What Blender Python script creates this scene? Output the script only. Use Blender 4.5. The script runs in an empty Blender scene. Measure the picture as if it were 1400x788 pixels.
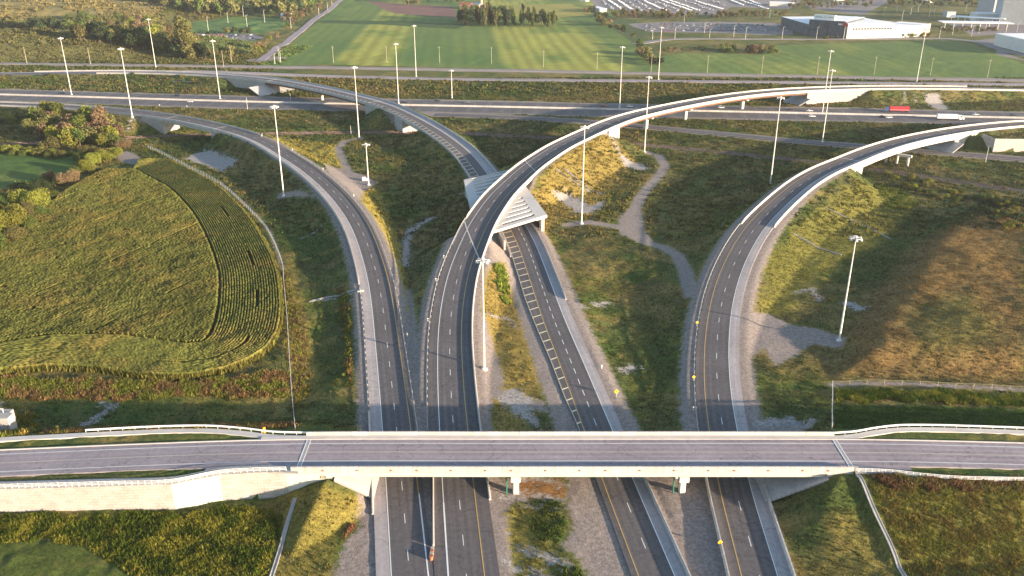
import bpy, math, random
import numpy as np
R = math.radians
random.seed(7); rng = np.random.default_rng(7)
sc = bpy.context.scene
C = sc.collection

# ------------------------------------------------------------------ camera, light, exposure
CAMH = 124.0; PITCH = 22.9; FPX = 1163.0
cam_d = bpy.data.cameras.new('camera'); cam = bpy.data.objects.new('camera', cam_d); C.objects.link(cam)
cam.location = (0, 0, CAMH); cam.rotation_euler = (R(90 - PITCH), 0, 0)
cam_d.sensor_width = 36; cam_d.lens = 36 * FPX / 1400; cam_d.clip_start = 1; cam_d.clip_end = 40000
sc.camera = cam
SUN_EL = 8.2; SUN_DIR = (0.885, -0.465)          # horizontal direction towards the sun
az = math.atan2(SUN_DIR[0], SUN_DIR[1])          # clockwise from +Y
w = bpy.data.worlds.new('World'); sc.world = w; w.use_nodes = True
wn = w.node_tree.nodes; bg = wn['Background']
sky = wn.new('ShaderNodeTexSky'); sky.sky_type = 'NISHITA'; sky.sun_disc = False
sky.sun_elevation = R(SUN_EL); sky.sun_rotation = az; sky.air_density = 1.0; sky.dust_density = 1.0; sky.ozone_density = 2.0
w.node_tree.links.new(sky.outputs[0], bg.inputs[0]); bg.inputs[1].default_value = 0.125
sd = bpy.data.lights.new('sun', 'SUN'); sun = bpy.data.objects.new('sun', sd); C.objects.link(sun)
sd.energy = 5.0; sd.angle = R(0.6); sd.color = (1.0, 0.79, 0.58)
sun.rotation_euler = (R(90 - SUN_EL), 0, math.atan2(SUN_DIR[0], -SUN_DIR[1]))
sc.view_settings.view_transform = 'Standard'; sc.view_settings.look = 'None'
sc.view_settings.gamma = 1; sc.view_settings.use_curve_mapping = False
sc.view_settings.exposure = 1.8

# ------------------------------------------------------------------ maths helpers
ct, st = math.cos(R(PITCH)), math.sin(R(PITCH))
def P(u, v, z=0.0):
    """ground survey: the point at height z seen at (u, v) of the 1400 px photograph"""
    a = (u - 700) / FPX; b = (394 - v) / FPX
    dx, dy, dz = a, ct + b * st, -st + b * ct
    t = (z - CAMH) / dz
    return np.array([dx * t, dy * t, z])
def hsh(ix, iy, s):
    n = (ix.astype(np.int64) * 374761393 + iy.astype(np.int64) * 668265263 + s * 1442695041) & 0x7fffffff
    n = (n ^ (n >> 13)) * 1274126177 & 0x7fffffff
    n = n ^ (n >> 16)
    return (n & 0xffff) / 65535.0
def vn(x, y, s=0):
    ix = np.floor(x); iy = np.floor(y); fx = x - ix; fy = y - iy
    fx = fx * fx * (3 - 2 * fx); fy = fy * fy * (3 - 2 * fy)
    a = hsh(ix, iy, s); b = hsh(ix + 1, iy, s); c = hsh(ix, iy + 1, s); d = hsh(ix + 1, iy + 1, s)
    return (a * (1 - fx) + b * fx) * (1 - fy) + (c * (1 - fx) + d * fx) * fy
def fbm(x, y, sc_, s=0, o=3):
    r = 0; a = 1; t = 0
    for k in range(o):
        r = r + a * vn(x / sc_ + 17.3 * k, y / sc_ - 9.1 * k, s + k); t += a; a *= .5; sc_ = sc_ / 2.03
    return r / t
def ss(a, b, x):
    t = np.clip((x - a) / (b - a), 0, 1); return t * t * (3 - 2 * t)

class Line:
    def __init__(s, ctrl, smooth=6, step=2.0, ext0=0, ext1=0):
        c = [np.array(p, float) for p in ctrl]
        if ext0: d = c[0] - c[1]; c.insert(0, c[0] + d / np.hypot(*d[:2]) * ext0)
        if ext1: d = c[-1] - c[-2]; c.append(c[-1] + d / np.hypot(*d[:2]) * ext1)
        c = np.array(c); L = np.concatenate([[0], np.cumsum(np.hypot(*(np.diff(c[:, :2], axis=0).T)))])
        n = int(L[-1] / 1.0) + 1; q = np.linspace(0, L[-1], n)
        # monotone-ish cubic hermite
        m = np.zeros_like(c); m[1:-1] = (c[2:] - c[:-2]) / (L[2:] - L[:-2])[:, None]
        m[0] = (c[1] - c[0]) / (L[1] - L[0]); m[-1] = (c[-1] - c[-2]) / (L[-1] - L[-2])
        i = np.clip(np.searchsorted(L, q, 'right') - 1, 0, len(L) - 2); h = (L[i + 1] - L[i]); t = (q - L[i]) / h
        t = t[:, None]; h = h[:, None]
        p = (2*t**3-3*t**2+1)*c[i]+(t**3-2*t**2+t)*h*m[i]+(-2*t**3+3*t**2)*c[i+1]+(t**3-t**2)*h*m[i+1]
        if smooth:
            k = int(smooth * 3); g = np.exp(-.5 * (np.arange(-k, k + 1) / smooth) ** 2); g /= g.sum()
            a = 2 * p[0] - p[1:k + 1][::-1]; b = 2 * p[-1] - p[-k - 1:-1][::-1]
            pp = np.concatenate([a, p, b]); p = np.stack([np.convolve(pp[:, j], g, 'valid') for j in range(3)], 1)
        S = np.concatenate([[0], np.cumsum(np.hypot(*(np.diff(p[:, :2], axis=0).T)))])
        n = max(2, int(S[-1] / step) + 1); s.S = np.linspace(0, S[-1], n)
        s.p = np.stack([np.interp(s.S, S, p[:, j]) for j in range(3)], 1)
        t = np.gradient(s.p[:, :2], axis=0); t /= np.hypot(t[:, 0], t[:, 1])[:, None]
        s.t = t; s.n = np.stack([t[:, 1], -t[:, 0]], 1); s.len = s.S[-1]
    def at(s, q, lat=0., dz=0.):
        q = np.atleast_1d(np.asarray(q, float))
        x = [np.interp(q, s.S, s.p[:, j]) for j in range(3)]
        nx = np.interp(q, s.S, s.n[:, 0]); ny = np.interp(q, s.S, s.n[:, 1]); l = np.hypot(nx, ny); nx /= l; ny /= l
        return np.stack([x[0] + nx * lat, x[1] + ny * lat, x[2] + dz], 1)
    def tan(s, q):
        nx = float(np.interp(q, s.S, s.n[:, 0])); ny = float(np.interp(q, s.S, s.n[:, 1])); l = math.hypot(nx, ny)
        return -ny / l, nx / l
    def s_of(s, x, y):
        return float(s.S[np.argmin((s.p[:, 0] - x) ** 2 + (s.p[:, 1] - y) ** 2)])
    def spx(s, u, v, z=0):
        q = P(u, v, z); return s.s_of(q[0], q[1])
    def query(s, X, Y, s0=None, s1=None, rad=60):
        """distance, z, s, signed lateral for all points (inf where farther than rad)"""
        D = np.full(X.shape, 1e9); Z = np.zeros(X.shape); Q = np.zeros(X.shape); LT = np.zeros(X.shape)
        a = 0 if s0 is None else int(np.searchsorted(s.S, s0)); b = len(s.S) - 1 if s1 is None else int(min(len(s.S) - 1, np.searchsorted(s.S, s1)))
        for i in range(a, b, 12):
            j = min(b, i + 12); seg = s.p[i:j + 1]
            bx = (X > seg[:, 0].min() - rad) & (X < seg[:, 0].max() + rad) & (Y > seg[:, 1].min() - rad) & (Y < seg[:, 1].max() + rad)
            idx = np.nonzero(bx)
            if len(idx[0]) == 0: continue
            x = X[idx]; y = Y[idx]; d = D[idx]; z = Z[idx]; q = Q[idx]; lt = LT[idx]
            for k in range(i, j, 3):
                m = min(k + 3, j)
                A = s.p[k]; B = s.p[m]; vx, vy = B[0] - A[0], B[1] - A[1]; ll = vx * vx + vy * vy
                t = np.clip(((x - A[0]) * vx + (y - A[1]) * vy) / ll, 0, 1)
                ex = x - A[0] - t * vx; ey = y - A[1] - t * vy; dd = np.hypot(ex, ey); u = dd < d
                d = np.where(u, dd, d); z = np.where(u, A[2] + t * (B[2] - A[2]), z); q = np.where(u, s.S[k] + t * (s.S[m] - s.S[k]), q)
                lt = np.where(u, np.sign(ex * vy - ey * vx) * dd, lt)
            D[idx] = d; Z[idx] = z; Q[idx] = q; LT[idx] = lt
        return D, Z, Q, LT

def sdpoly(X, Y, poly):
    """signed distance, positive inside"""
    D = np.full(X.shape, 1e18); ins = np.zeros(X.shape, bool); n = len(poly)
    for i in range(n):
        ax, ay = poly[i][0], poly[i][1]; bx, by = poly[(i + 1) % n][0], poly[(i + 1) % n][1]
        vx, vy = bx - ax, by - ay; ll = vx * vx + vy * vy + 1e-9
        t = np.clip(((X - ax) * vx + (Y - ay) * vy) / ll, 0, 1)
        D = np.minimum(D, (X - ax - t * vx) ** 2 + (Y - ay - t * vy) ** 2)
        c = ((ay > Y) != (by > Y)) & (X < (bx - ax) * (Y - ay) / (by - ay + 1e-12) + ax); ins ^= c
    D = np.sqrt(D); return np.where(ins, D, -D)
def sdpath(X, Y, pts, wd):
    D = np.full(X.shape, 1e18)
    for i in range(len(pts) - 1):
        ax, ay = pts[i][0], pts[i][1]; bx, by = pts[i + 1][0], pts[i + 1][1]
        vx, vy = bx - ax, by - ay; ll = vx * vx + vy * vy + 1e-9
        t = np.clip(((X - ax) * vx + (Y - ay) * vy) / ll, 0, 1)
        D = np.minimum(D, (X - ax - t * vx) ** 2 + (Y - ay - t * vy) ** 2)
    return wd / 2 - np.sqrt(D)

# ------------------------------------------------------------------ materials
def mat(name, col, rough=.85, var=.12, scale=1.5, bump=0., bscale=None, metal=0., var2=None, spec=.3):
    m = bpy.data.materials.new(name); m.use_nodes = True; nt = m.node_tree; n = nt.nodes; b = n['Principled BSDF']
    b.inputs['Roughness'].default_value = rough; b.inputs['Metallic'].default_value = metal
    b.inputs['Specular IOR Level'].default_value = spec
    tc = n.new('ShaderNodeTexCoord')
    if var > 0:
        nz = n.new('ShaderNodeTexNoise'); nz.inputs['Scale'].default_value = scale; nz.inputs['Detail'].default_value = 6
        nz2 = n.new('ShaderNodeTexNoise'); nz2.inputs['Scale'].default_value = scale * .11; nz2.inputs['Detail'].default_value = 3
        nt.links.new(tc.outputs['Object'], nz.inputs['Vector']); nt.links.new(tc.outputs['Object'], nz2.inputs['Vector'])
        ad = n.new('ShaderNodeMath'); ad.operation = 'ADD'; nt.links.new(nz.outputs[0], ad.inputs[0]); nt.links.new(nz2.outputs[0], ad.inputs[1])
        mr = n.new('ShaderNodeMapRange'); mr.inputs[1].default_value = .6; mr.inputs[2].default_value = 1.4
        mr.inputs[3].default_value = 1 - var * 1.6; mr.inputs[4].default_value = 1 + var * 1.6
        nt.links.new(ad.outputs[0], mr.inputs[0])
        mx = n.new('ShaderNodeMix'); mx.data_type = 'RGBA'; mx.blend_type = 'MULTIPLY'; mx.inputs[0].default_value = 1
        mx.inputs[6].default_value = (*col, 1); nt.links.new(mr.outputs[0], mx.inputs[7]); nt.links.new(mx.outputs[2], b.inputs['Base Color'])
        if bump:
            bp = n.new('ShaderNodeBump'); bp.inputs['Strength'].default_value = bump; bp.inputs['Distance'].default_value = .2
            nt.links.new(nz.outputs[0], bp.inputs['Height']); nt.links.new(bp.outputs[0], b.inputs['Normal'])
    else: b.inputs['Base Color'].default_value = (*col, 1)
    return m
def N(nt, t, **k):
    n = nt.nodes.new(t)
    for a, v in k.items(): setattr(n, a, v)
    return n
M = {}
M['concrete'] = mat('concrete', (.50, .47, .43), .9, .08, .6)
M['concrete_dim'] = mat('concrete_dim', (.34, .32, .30), .9, .12, .8, .1)
M['steel'] = mat('galvanised_steel', (.50, .50, .48), .5, .08, 3, metal=.3)
M['pole'] = mat('pole_paint', (.62, .60, .55), .5, .05, 3)
M['weather'] = mat('weathering_steel', (.14, .075, .05), .8, .2, 1)
M['white'] = mat('white_paint', (.72, .71, .68), .7, .08, 2)
M['yellow'] = mat('yellow_paint', (.55, .36, .11), .7, .12, 2)
M['cream'] = mat('worn_hatch_paint', (.72, .62, .40), .75, .10, 2)
M['black'] = mat('black_rubber', (.02, .02, .02), .8, 0)
M['glass'] = mat('dark_glass', (.03, .045, .06), .15, 0, spec=.6)
M['wood'] = mat('weathered_wood', (.36, .31, .24), .9, .15, 4)
M['signyellow'] = mat('sign_yellow', (.75, .45, .03), .6, 0)
M['red'] = mat('red_paint', (.50, .03, .04), .5, .05, 1)
M['orange'] = mat('orange_plastic', (.34, .13, .07), .6, .05, 1)
M['green'] = mat('green_steel', (.03, .16, .10), .6, .05, 2)
M['rail'] = mat('rail_steel', (.16, .10, .08), .5, .1, 1)
M['ballast'] = mat('ballast', (.15, .12, .11), .95, .3, 2)
M['bark'] = mat('bark', (.12, .09, .06), .95, .2, 3)
M['lamp'] = mat('lamp_housing', (.55, .55, .55), .5, 0)
M['luminous'] = mat('white_metal_roof', (.80, .79, .77), .6, .06, .1)
M['roofred'] = mat('red_roof_tiles', (.25, .08, .06), .9, .15, 1)
M['brick'] = mat('pale_brick', (.45, .30, .24), .9, .12, 1)
M['brick_red'] = mat('faded_red', (.42, .13, .10), .8, .05, 2)
M['pink'] = mat('faded_pink', (.6, .28, .28), .6, 0)
M['palecentre'] = mat('worn_centre_line', (.45, .38, .33), .8, .1, 1)
M['bronze'] = mat('weathered_bronze', (.30, .27, .15), .7, .1, 3)
M['soil'] = mat('soil', (.15, .09, .07), .95, .2, .5)

def asphalt(name, c, wear=.22):
    m = bpy.data.materials.new(name); m.use_nodes = True; nt = m.node_tree; b = nt.nodes['Principled BSDF']; b.inputs['Roughness'].default_value = .82
    b.inputs['Specular IOR Level'].default_value = .25
    tc = N(nt, 'ShaderNodeTexCoord'); uv = N(nt, 'ShaderNodeUVMap'); sep = N(nt, 'ShaderNodeSeparateXYZ'); nt.links.new(uv.outputs[0], sep.inputs[0])
    # streaks along the lane
    cmb = N(nt, 'ShaderNodeCombineXYZ'); mu = N(nt, 'ShaderNodeMath', operation='MULTIPLY'); mu.inputs[1].default_value = .012
    nt.links.new(sep.outputs[1], mu.inputs[0]); nt.links.new(sep.outputs[0], cmb.inputs[0]); nt.links.new(mu.outputs[0], cmb.inputs[1])
    n1 = N(nt, 'ShaderNodeTexNoise'); n1.inputs['Scale'].default_value = 1.3; n1.inputs['Detail'].default_value = 5; nt.links.new(cmb.outputs[0], n1.inputs['Vector'])
    n2 = N(nt, 'ShaderNodeTexNoise'); n2.inputs['Scale'].default_value = .9; n2.inputs['Detail'].default_value = 8; nt.links.new(tc.outputs['Object'], n2.inputs['Vector'])
    # wheel tracks: period of half a lane
    sn = N(nt, 'ShaderNodeMath', operation='MULTIPLY'); sn.inputs[1].default_value = 2 * math.pi / 1.875; nt.links.new(sep.outputs[0], sn.inputs[0])
    cs = N(nt, 'ShaderNodeMath', operation='COSINE'); nt.links.new(sn.outputs[0], cs.inputs[0])
    ma = N(nt, 'ShaderNodeMath', operation='MULTIPLY_ADD'); ma.inputs[1].default_value = .10; nt.links.new(cs.outputs[0], ma.inputs[0]); nt.links.new(n1.outputs[0], ma.inputs[2])
    ad = N(nt, 'ShaderNodeMath', operation='ADD'); nt.links.new(ma.outputs[0], ad.inputs[0]); nt.links.new(n2.outputs[0], ad.inputs[1])
    mr = N(nt, 'ShaderNodeMapRange'); mr.inputs[1].default_value = .65; mr.inputs[2].default_value = 1.35; mr.inputs[3].default_value = 1 - wear; mr.inputs[4].default_value = 1 + wear
    nt.links.new(ad.outputs[0], mr.inputs[0])
    # faint cross joints and repairs
    vo = N(nt, 'ShaderNodeTexNoise'); vo.inputs['Scale'].default_value = .05; vo.inputs['Detail'].default_value = 1
    mu2 = N(nt, 'ShaderNodeCombineXYZ'); nt.links.new(sep.outputs[1], mu2.inputs[1]); nt.links.new(mu2.outputs[0], vo.inputs['Vector'])
    mr2 = N(nt, 'ShaderNodeMapRange'); mr2.inputs[1].default_value = .3; mr2.inputs[2].default_value = .7; mr2.inputs[3].default_value = .92; mr2.inputs[4].default_value = 1.08; nt.links.new(vo.outputs[0], mr2.inputs[0])
    m3 = N(nt, 'ShaderNodeMath', operation='MULTIPLY'); nt.links.new(mr.outputs[0], m3.inputs[0]); nt.links.new(mr2.outputs[0], m3.inputs[1])
    # sealed cracks and tar seams
    vd = N(nt, 'ShaderNodeTexVoronoi', feature='DISTANCE_TO_EDGE'); vd.inputs['Scale'].default_value = .085; wv = N(nt, 'ShaderNodeVectorMath', operation='ADD')
    nv_ = N(nt, 'ShaderNodeTexNoise'); nv_.inputs['Scale'].default_value = .25; nv_.inputs['Detail'].default_value = 4; nt.links.new(tc.outputs['Object'], nv_.inputs['Vector'])
    sv = N(nt, 'ShaderNodeVectorMath', operation='SCALE'); sv.inputs[3].default_value = 7.0; nt.links.new(nv_.outputs[1], sv.inputs[0]); nt.links.new(tc.outputs['Object'], wv.inputs[0]); nt.links.new(sv.outputs[0], wv.inputs[1]); nt.links.new(wv.outputs[0], vd.inputs['Vector'])
    cr = N(nt, 'ShaderNodeMapRange'); cr.inputs[1].default_value = .004; cr.inputs[2].default_value = .012; cr.inputs[3].default_value = .70; cr.inputs[4].default_value = 1.; nt.links.new(vd.outputs[0], cr.inputs[0])
    m4 = N(nt, 'ShaderNodeMath', operation='MULTIPLY'); nt.links.new(m3.outputs[0], m4.inputs[0]); nt.links.new(cr.outputs[0], m4.inputs[1]); m3 = m4
    mx = N(nt, 'ShaderNodeMix', data_type='RGBA', blend_type='MULTIPLY'); mx.inputs[0].default_value = 1; mx.inputs[6].default_value = (*c, 1)
    nt.links.new(m3.outputs[0], mx.inputs[7]); nt.links.new(mx.outputs[2], b.inputs['Base Color'])
    return m
def barmat(name, c):
    m = bpy.data.materials.new(name); m.use_nodes = True; nt = m.node_tree; b = nt.nodes['Principled BSDF']; b.inputs['Roughness'].default_value = .9; b.inputs['Specular IOR Level'].default_value = .2
    uv = N(nt, 'ShaderNodeUVMap'); sep = N(nt, 'ShaderNodeSeparateXYZ'); nt.links.new(uv.outputs[0], sep.inputs[0])
    dv = N(nt, 'ShaderNodeMath', operation='DIVIDE'); dv.inputs[1].default_value = 4.2; nt.links.new(sep.outputs[1], dv.inputs[0]); fr = N(nt, 'ShaderNodeMath', operation='FRACT'); nt.links.new(dv.outputs[0], fr.inputs[0])
    j = N(nt, 'ShaderNodeMapRange'); j.inputs[1].default_value = .02; j.inputs[2].default_value = .035; j.inputs[3].default_value = .6; j.inputs[4].default_value = 1; nt.links.new(fr.outputs[0], j.inputs[0])
    fl = N(nt, 'ShaderNodeMath', operation='FLOOR'); nt.links.new(dv.outputs[0], fl.inputs[0]); wn_ = N(nt, 'ShaderNodeTexWhiteNoise', noise_dimensions='1D'); nt.links.new(fl.outputs[0], wn_.inputs['W'])
    w2 = N(nt, 'ShaderNodeMapRange'); w2.inputs[3].default_value = .9; w2.inputs[4].default_value = 1.06; nt.links.new(wn_.outputs[0], w2.inputs[0])
    cb = N(nt, 'ShaderNodeCombineXYZ'); mu = N(nt, 'ShaderNodeMath', operation='MULTIPLY'); mu.inputs[1].default_value = .12; nt.links.new(sep.outputs[0], mu.inputs[0]); nt.links.new(mu.outputs[0], cb.inputs[0]); nt.links.new(sep.outputs[1], cb.inputs[1])
    nz = N(nt, 'ShaderNodeTexNoise'); nz.inputs['Scale'].default_value = 1.1; nz.inputs['Detail'].default_value = 7; nz.inputs['Roughness'].default_value = .7; nt.links.new(cb.outputs[0], nz.inputs['Vector'])
    n3 = N(nt, 'ShaderNodeMapRange'); n3.inputs[1].default_value = .35; n3.inputs[2].default_value = .62; n3.inputs[3].default_value = .74; n3.inputs[4].default_value = 1.05; nt.links.new(nz.outputs[0], n3.inputs[0])
    a1 = N(nt, 'ShaderNodeMath', operation='MULTIPLY'); nt.links.new(j.outputs[0], a1.inputs[0]); nt.links.new(w2.outputs[0], a1.inputs[1]); a2 = N(nt, 'ShaderNodeMath', operation='MULTIPLY'); nt.links.new(a1.outputs[0], a2.inputs[0]); nt.links.new(n3.outputs[0], a2.inputs[1])
    mx = N(nt, 'ShaderNodeMix', data_type='RGBA', blend_type='MULTIPLY'); mx.inputs[0].default_value = 1; mx.inputs[6].default_value = (*c, 1); nt.links.new(a2.outputs[0], mx.inputs[7]); nt.links.new(mx.outputs[2], b.inputs['Base Color'])
    return m
M['barrier'] = barmat('jointed_concrete', (.50, .465, .43))
M['asphalt'] = asphalt('asphalt', (.112, .101, .100), .28)
M['asphalt_old'] = asphalt('asphalt_old', (.285, .243, .250), .22)
M['asphalt_pale'] = asphalt('asphalt_pale', (.22, .20, .195), .2)
M['shoulder'] = asphalt('shoulder_concrete', (.36, .32, .305), .18)
M['fargravel'] = asphalt('gravel_road', (.25, .22, .20), .2)

def panel_mat(name, c, wx, wz, line=.72, vertical=False, var=.08):
    """concrete panels with joints, from object coordinates x and z"""
    m = bpy.data.materials.new(name); m.use_nodes = True; nt = m.node_tree; b = nt.nodes['Principled BSDF']; b.inputs['Roughness'].default_value = .9
    uv = N(nt, 'ShaderNodeUVMap')
    br = N(nt, 'ShaderNodeTexBrick'); br.inputs['Scale'].default_value = 1; br.inputs['Brick Width'].default_value = wx; br.inputs['Row Height'].default_value = wz
    br.inputs['Mortar Size'].default_value = .05; br.offset = 0 if vertical else .5
    br.inputs['Color1'].default_value = (*[x * (1 + var) for x in c], 1); br.inputs['Color2'].default_value = (*[x * (1 - var) for x in c], 1); br.inputs['Mortar'].default_value = (*[x * line for x in c], 1)
    nt.links.new(uv.outputs[0], br.inputs['Vector'])
    tc = N(nt, 'ShaderNodeTexCoord'); nz = N(nt, 'ShaderNodeTexNoise'); nz.inputs['Scale'].default_value = .5; nz.inputs['Detail'].default_value = 6; nt.links.new(tc.outputs['Object'], nz.inputs['Vector'])
    mr = N(nt, 'ShaderNodeMapRange'); mr.inputs[1].default_value = .3; mr.inputs[2].default_value = .7; mr.inputs[3].default_value = .86; mr.inputs[4].default_value = 1.08; nt.links.new(nz.outputs[0], mr.inputs[0])
    mx = N(nt, 'ShaderNodeMix', data_type='RGBA', blend_type='MULTIPLY'); mx.inputs[0].default_value = 1
    nt.links.new(br.outputs[0], mx.inputs[6]); nt.links.new(mr.outputs[0], mx.inputs[7]); nt.links.new(mx.outputs[2], b.inputs['Base Color'])
    return m
M['panel'] = panel_mat('wall_panels', (.40, .365, .33), 1.5, .75)
M['flute'] = panel_mat('slope_slabs', (.44, .42, .38), .9, 4.0, vertical=True)
M['slab'] = panel_mat('paving_slabs', (.40, .38, .36), 3.0, .6)

def leafmat(name, c, c2, trans=.25):
    m = bpy.data.materials.new(name); m.use_nodes = True; nt = m.node_tree; b = nt.nodes['Principled BSDF']; b.inputs['Roughness'].default_value = .8; b.inputs['Specular IOR Level'].default_value = .15
    at = N(nt, 'ShaderNodeAttribute', attribute_name='tint'); oi = N(nt, 'ShaderNodeObjectInfo')
    mx = N(nt, 'ShaderNodeMix', data_type='RGBA'); mx.inputs[6].default_value = (*c, 1); mx.inputs[7].default_value = (*c2, 1)
    nt.links.new(at.outputs['Fac'], mx.inputs[0])
    hs = N(nt, 'ShaderNodeHueSaturation'); mr = N(nt, 'ShaderNodeMapRange'); mr.inputs[3].default_value = .7; mr.inputs[4].default_value = 1.25
    nt.links.new(oi.outputs['Random'], mr.inputs[0]); nt.links.new(mr.outputs[0], hs.inputs['Value']); nt.links.new(mx.outputs[2], hs.inputs['Color'])
    mr3 = N(nt, 'ShaderNodeMapRange'); mr3.inputs[3].default_value = .485; mr3.inputs[4].default_value = .515; nt.links.new(oi.outputs['Random'], mr3.inputs[0]); nt.links.new(mr3.outputs[0], hs.inputs['Hue'])
    nt.links.new(hs.outputs[0], b.inputs['Base Color'])
    tr = N(nt, 'ShaderNodeBsdfTranslucent'); nt.links.new(hs.outputs[0], tr.inputs[0]); ms = N(nt, 'ShaderNodeMixShader'); ms.inputs[0].default_value = trans
    nt.links.new(b.outputs[0], ms.inputs[1]); nt.links.new(tr.outputs[0], ms.inputs[2]); nt.links.new(ms.outputs[0], nt.nodes['Material Output'].inputs[0])
    return m
M['leaf_green'] = leafmat('leaf_green', (.055, .085, .02), (.13, .155, .035))
M['leaf_dark'] = leafmat('leaf_dark', (.025, .045, .018), (.055, .075, .028))
M['leaf_yellow'] = leafmat('leaf_yellow', (.12, .145, .022), (.24, .23, .04))
M['leaf_rust'] = leafmat('leaf_rust', (.13, .085, .045), (.22, .15, .085))
M['leaf_olive'] = leafmat('leaf_olive', (.095, .10, .03), (.19, .17, .06))

def tuftmat(name, up=0.5):
    m = bpy.data.materials.new(name); m.use_nodes = True; nt = m.node_tree; b = nt.nodes['Principled BSDF']; b.inputs['Roughness'].default_value = .9; b.inputs['Specular IOR Level'].default_value = .1
    at = N(nt, 'ShaderNodeAttribute', attribute_name='col'); nt.links.new(at.outputs['Color'], b.inputs['Base Color'])
    tr = N(nt, 'ShaderNodeBsdfTranslucent'); nt.links.new(at.outputs['Color'], tr.inputs[0]); ms = N(nt, 'ShaderNodeMixShader'); ms.inputs[0].default_value = .3
    nt.links.new(b.outputs[0], ms.inputs[1]); nt.links.new(tr.outputs[0], ms.inputs[2]); nt.links.new(ms.outputs[0], nt.nodes['Material Output'].inputs[0])
    return m
M['tuft'] = tuftmat('grass_blades')
M['corn'] = tuftmat('corn_leaves')

# ------------------------------------------------------------------ object helpers
def tag(o, label=None, cat=None, group=None, kind=None):
    if label: o['label'] = label
    if cat: o['category'] = cat
    if group: o['group'] = group
    if kind: o['kind'] = kind
    return o
def thing(name, label, cat, loc=(0, 0, 0), rz=0, group=None):
    o = bpy.data.objects.new(name, None); C.objects.link(o); o.location = [float(a) for a in loc]; o.rotation_euler = (0, 0, rz)
    o.empty_display_size = .5
    return tag(o, label, cat, group)
def mkmesh(name, V, F, m, uv=None, smooth=False):
    me = bpy.data.meshes.new(name); V = np.asarray(V, float)
    me.from_pydata(V.tolist(), [], [list(map(int, f)) for f in F])
    for mm in (m if isinstance(m, (list, tuple)) else [m]): me.materials.append(mm)
    if uv is not None:
        l = me.uv_layers.new(name='UVMap'); idx = np.zeros(len(me.loops), int); me.loops.foreach_get('vertex_index', idx)
        l.data.foreach_set('uv', np.asarray(uv, float)[idx].ravel())
    if smooth: me.polygons.foreach_set('use_smooth', [True] * len(me.polygons))
    me.update(); return me
def obj(name, V, F, m, parent=None, uv=None, smooth=False, kind=None):
    o = bpy.data.objects.new(name, mkmesh(name, V, F, m, uv, smooth)); C.objects.link(o)
    if parent: o.parent = parent
    if kind: o['kind'] = kind
    return o
def fastmesh(name, V, nper, m, attrs=None):
    """V: (n*nper,3) array of separate polygons of nper corners"""
    me = bpy.data.meshes.new(name); nv = len(V); nf = nv // nper
    me.vertices.add(nv); me.vertices.foreach_set('co', np.asarray(V, np.float32).ravel())
    me.loops.add(nv); me.loops.foreach_set('vertex_index', np.arange(nv, dtype=np.int32))
    me.polygons.add(nf); me.polygons.foreach_set('loop_start', np.arange(0, nv, nper, dtype=np.int32)); me.polygons.foreach_set('loop_total', np.full(nf, nper, dtype=np.int32))
    me.materials.append(m)
    for k, (t, a) in (attrs or {}).items():
        at = me.attributes.new(k, t, 'POINT')
        at.data.foreach_set('color' if t == 'FLOAT_COLOR' else 'value', np.asarray(a, np.float32).ravel())
    me.update(calc_edges=True); return me
class MB:
    def __init__(s): s.V = []; s.F = []
    def add(s, V, F):
        b = len(s.V); s.V += [tuple(map(float, v)) for v in V]; s.F += [tuple(i + b for i in f) for f in F]; return s
    def box(s, x0, x1, y0, y1, z0, z1):
        return s.add([(x0,y0,z0),(x1,y0,z0),(x1,y1,z0),(x0,y1,z0),(x0,y0,z1),(x1,y0,z1),(x1,y1,z1),(x0,y1,z1)],
                     [(0,3,2,1),(4,5,6,7),(0,1,5,4),(1,2,6,5),(2,3,7,6),(3,0,4,7)])
    def prism(s, poly, z0, z1):
        n = len(poly); s.add([(p[0], p[1], (z0[i] if hasattr(z0, '__len__') else z0)) for i, p in enumerate(poly)] + [(p[0], p[1], (z1[i] if hasattr(z1, '__len__') else z1)) for i, p in enumerate(poly)],
              [tuple(range(n))[::-1], tuple(range(n, 2*n))] + [(i, (i+1) % n, n + (i+1) % n, n + i) for i in range(n)]); return s
    def tube(s, a, b, r0, r1=None, n=8):
        a = np.array(a, float); b = np.array(b, float); r1 = r0 if r1 is None else r1; d = b - a; d /= np.linalg.norm(d)
        h = np.array([0, 0, 1.]) if abs(d[2]) < .9 else np.array([1., 0, 0]); x = np.cross(d, h); x /= np.linalg.norm(x); y = np.cross(d, x)
        V = [a + r0 * (math.cos(t) * x + math.sin(t) * y) for t in np.linspace(0, 2*math.pi, n, False)] + [b + r1 * (math.cos(t) * x + math.sin(t) * y) for t in np.linspace(0, 2*math.pi, n, False)]
        return s.add(V, [tuple(range(n))[::-1], tuple(range(n, 2*n))] + [(i, (i+1) % n, n + (i+1) % n, n + i) for i in range(n)])
    def obj(s, name, m, parent=None, kind=None, smooth=False): return obj(name, s.V, s.F, m, parent, None, smooth, kind)
def sweep_geo(line, prof, s0, s1, closed=True, step=2.0):
    """prof: list of (lateral, dz) or function of s giving such a list"""
    n = max(2, int(round((s1 - s0) / step)) + 1); q = np.linspace(s0, s1, n)
    pf = prof if callable(prof) else (lambda s: prof); k = len(pf(s0)); V = []; UV = []
    for a in q:
        pr_ = pf(a); acc = 0
        for i, (l, dz) in enumerate(pr_):
            V.append(line.at(a, l, dz)[0]); 
            if i: acc += abs(dz - pr_[i-1][1])
            UV.append((l + acc, a))
    F = []
    for i in range(n - 1):
        for j in range(k if closed else k - 1):
            a, b = i * k + j, i * k + (j + 1) % k; F.append((a, b, b + k, a + k))
    if closed: F.append(tuple(range(k))[::-1]); F.append(tuple(range((n-1)*k, n*k)))
    return V, F, UV
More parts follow.
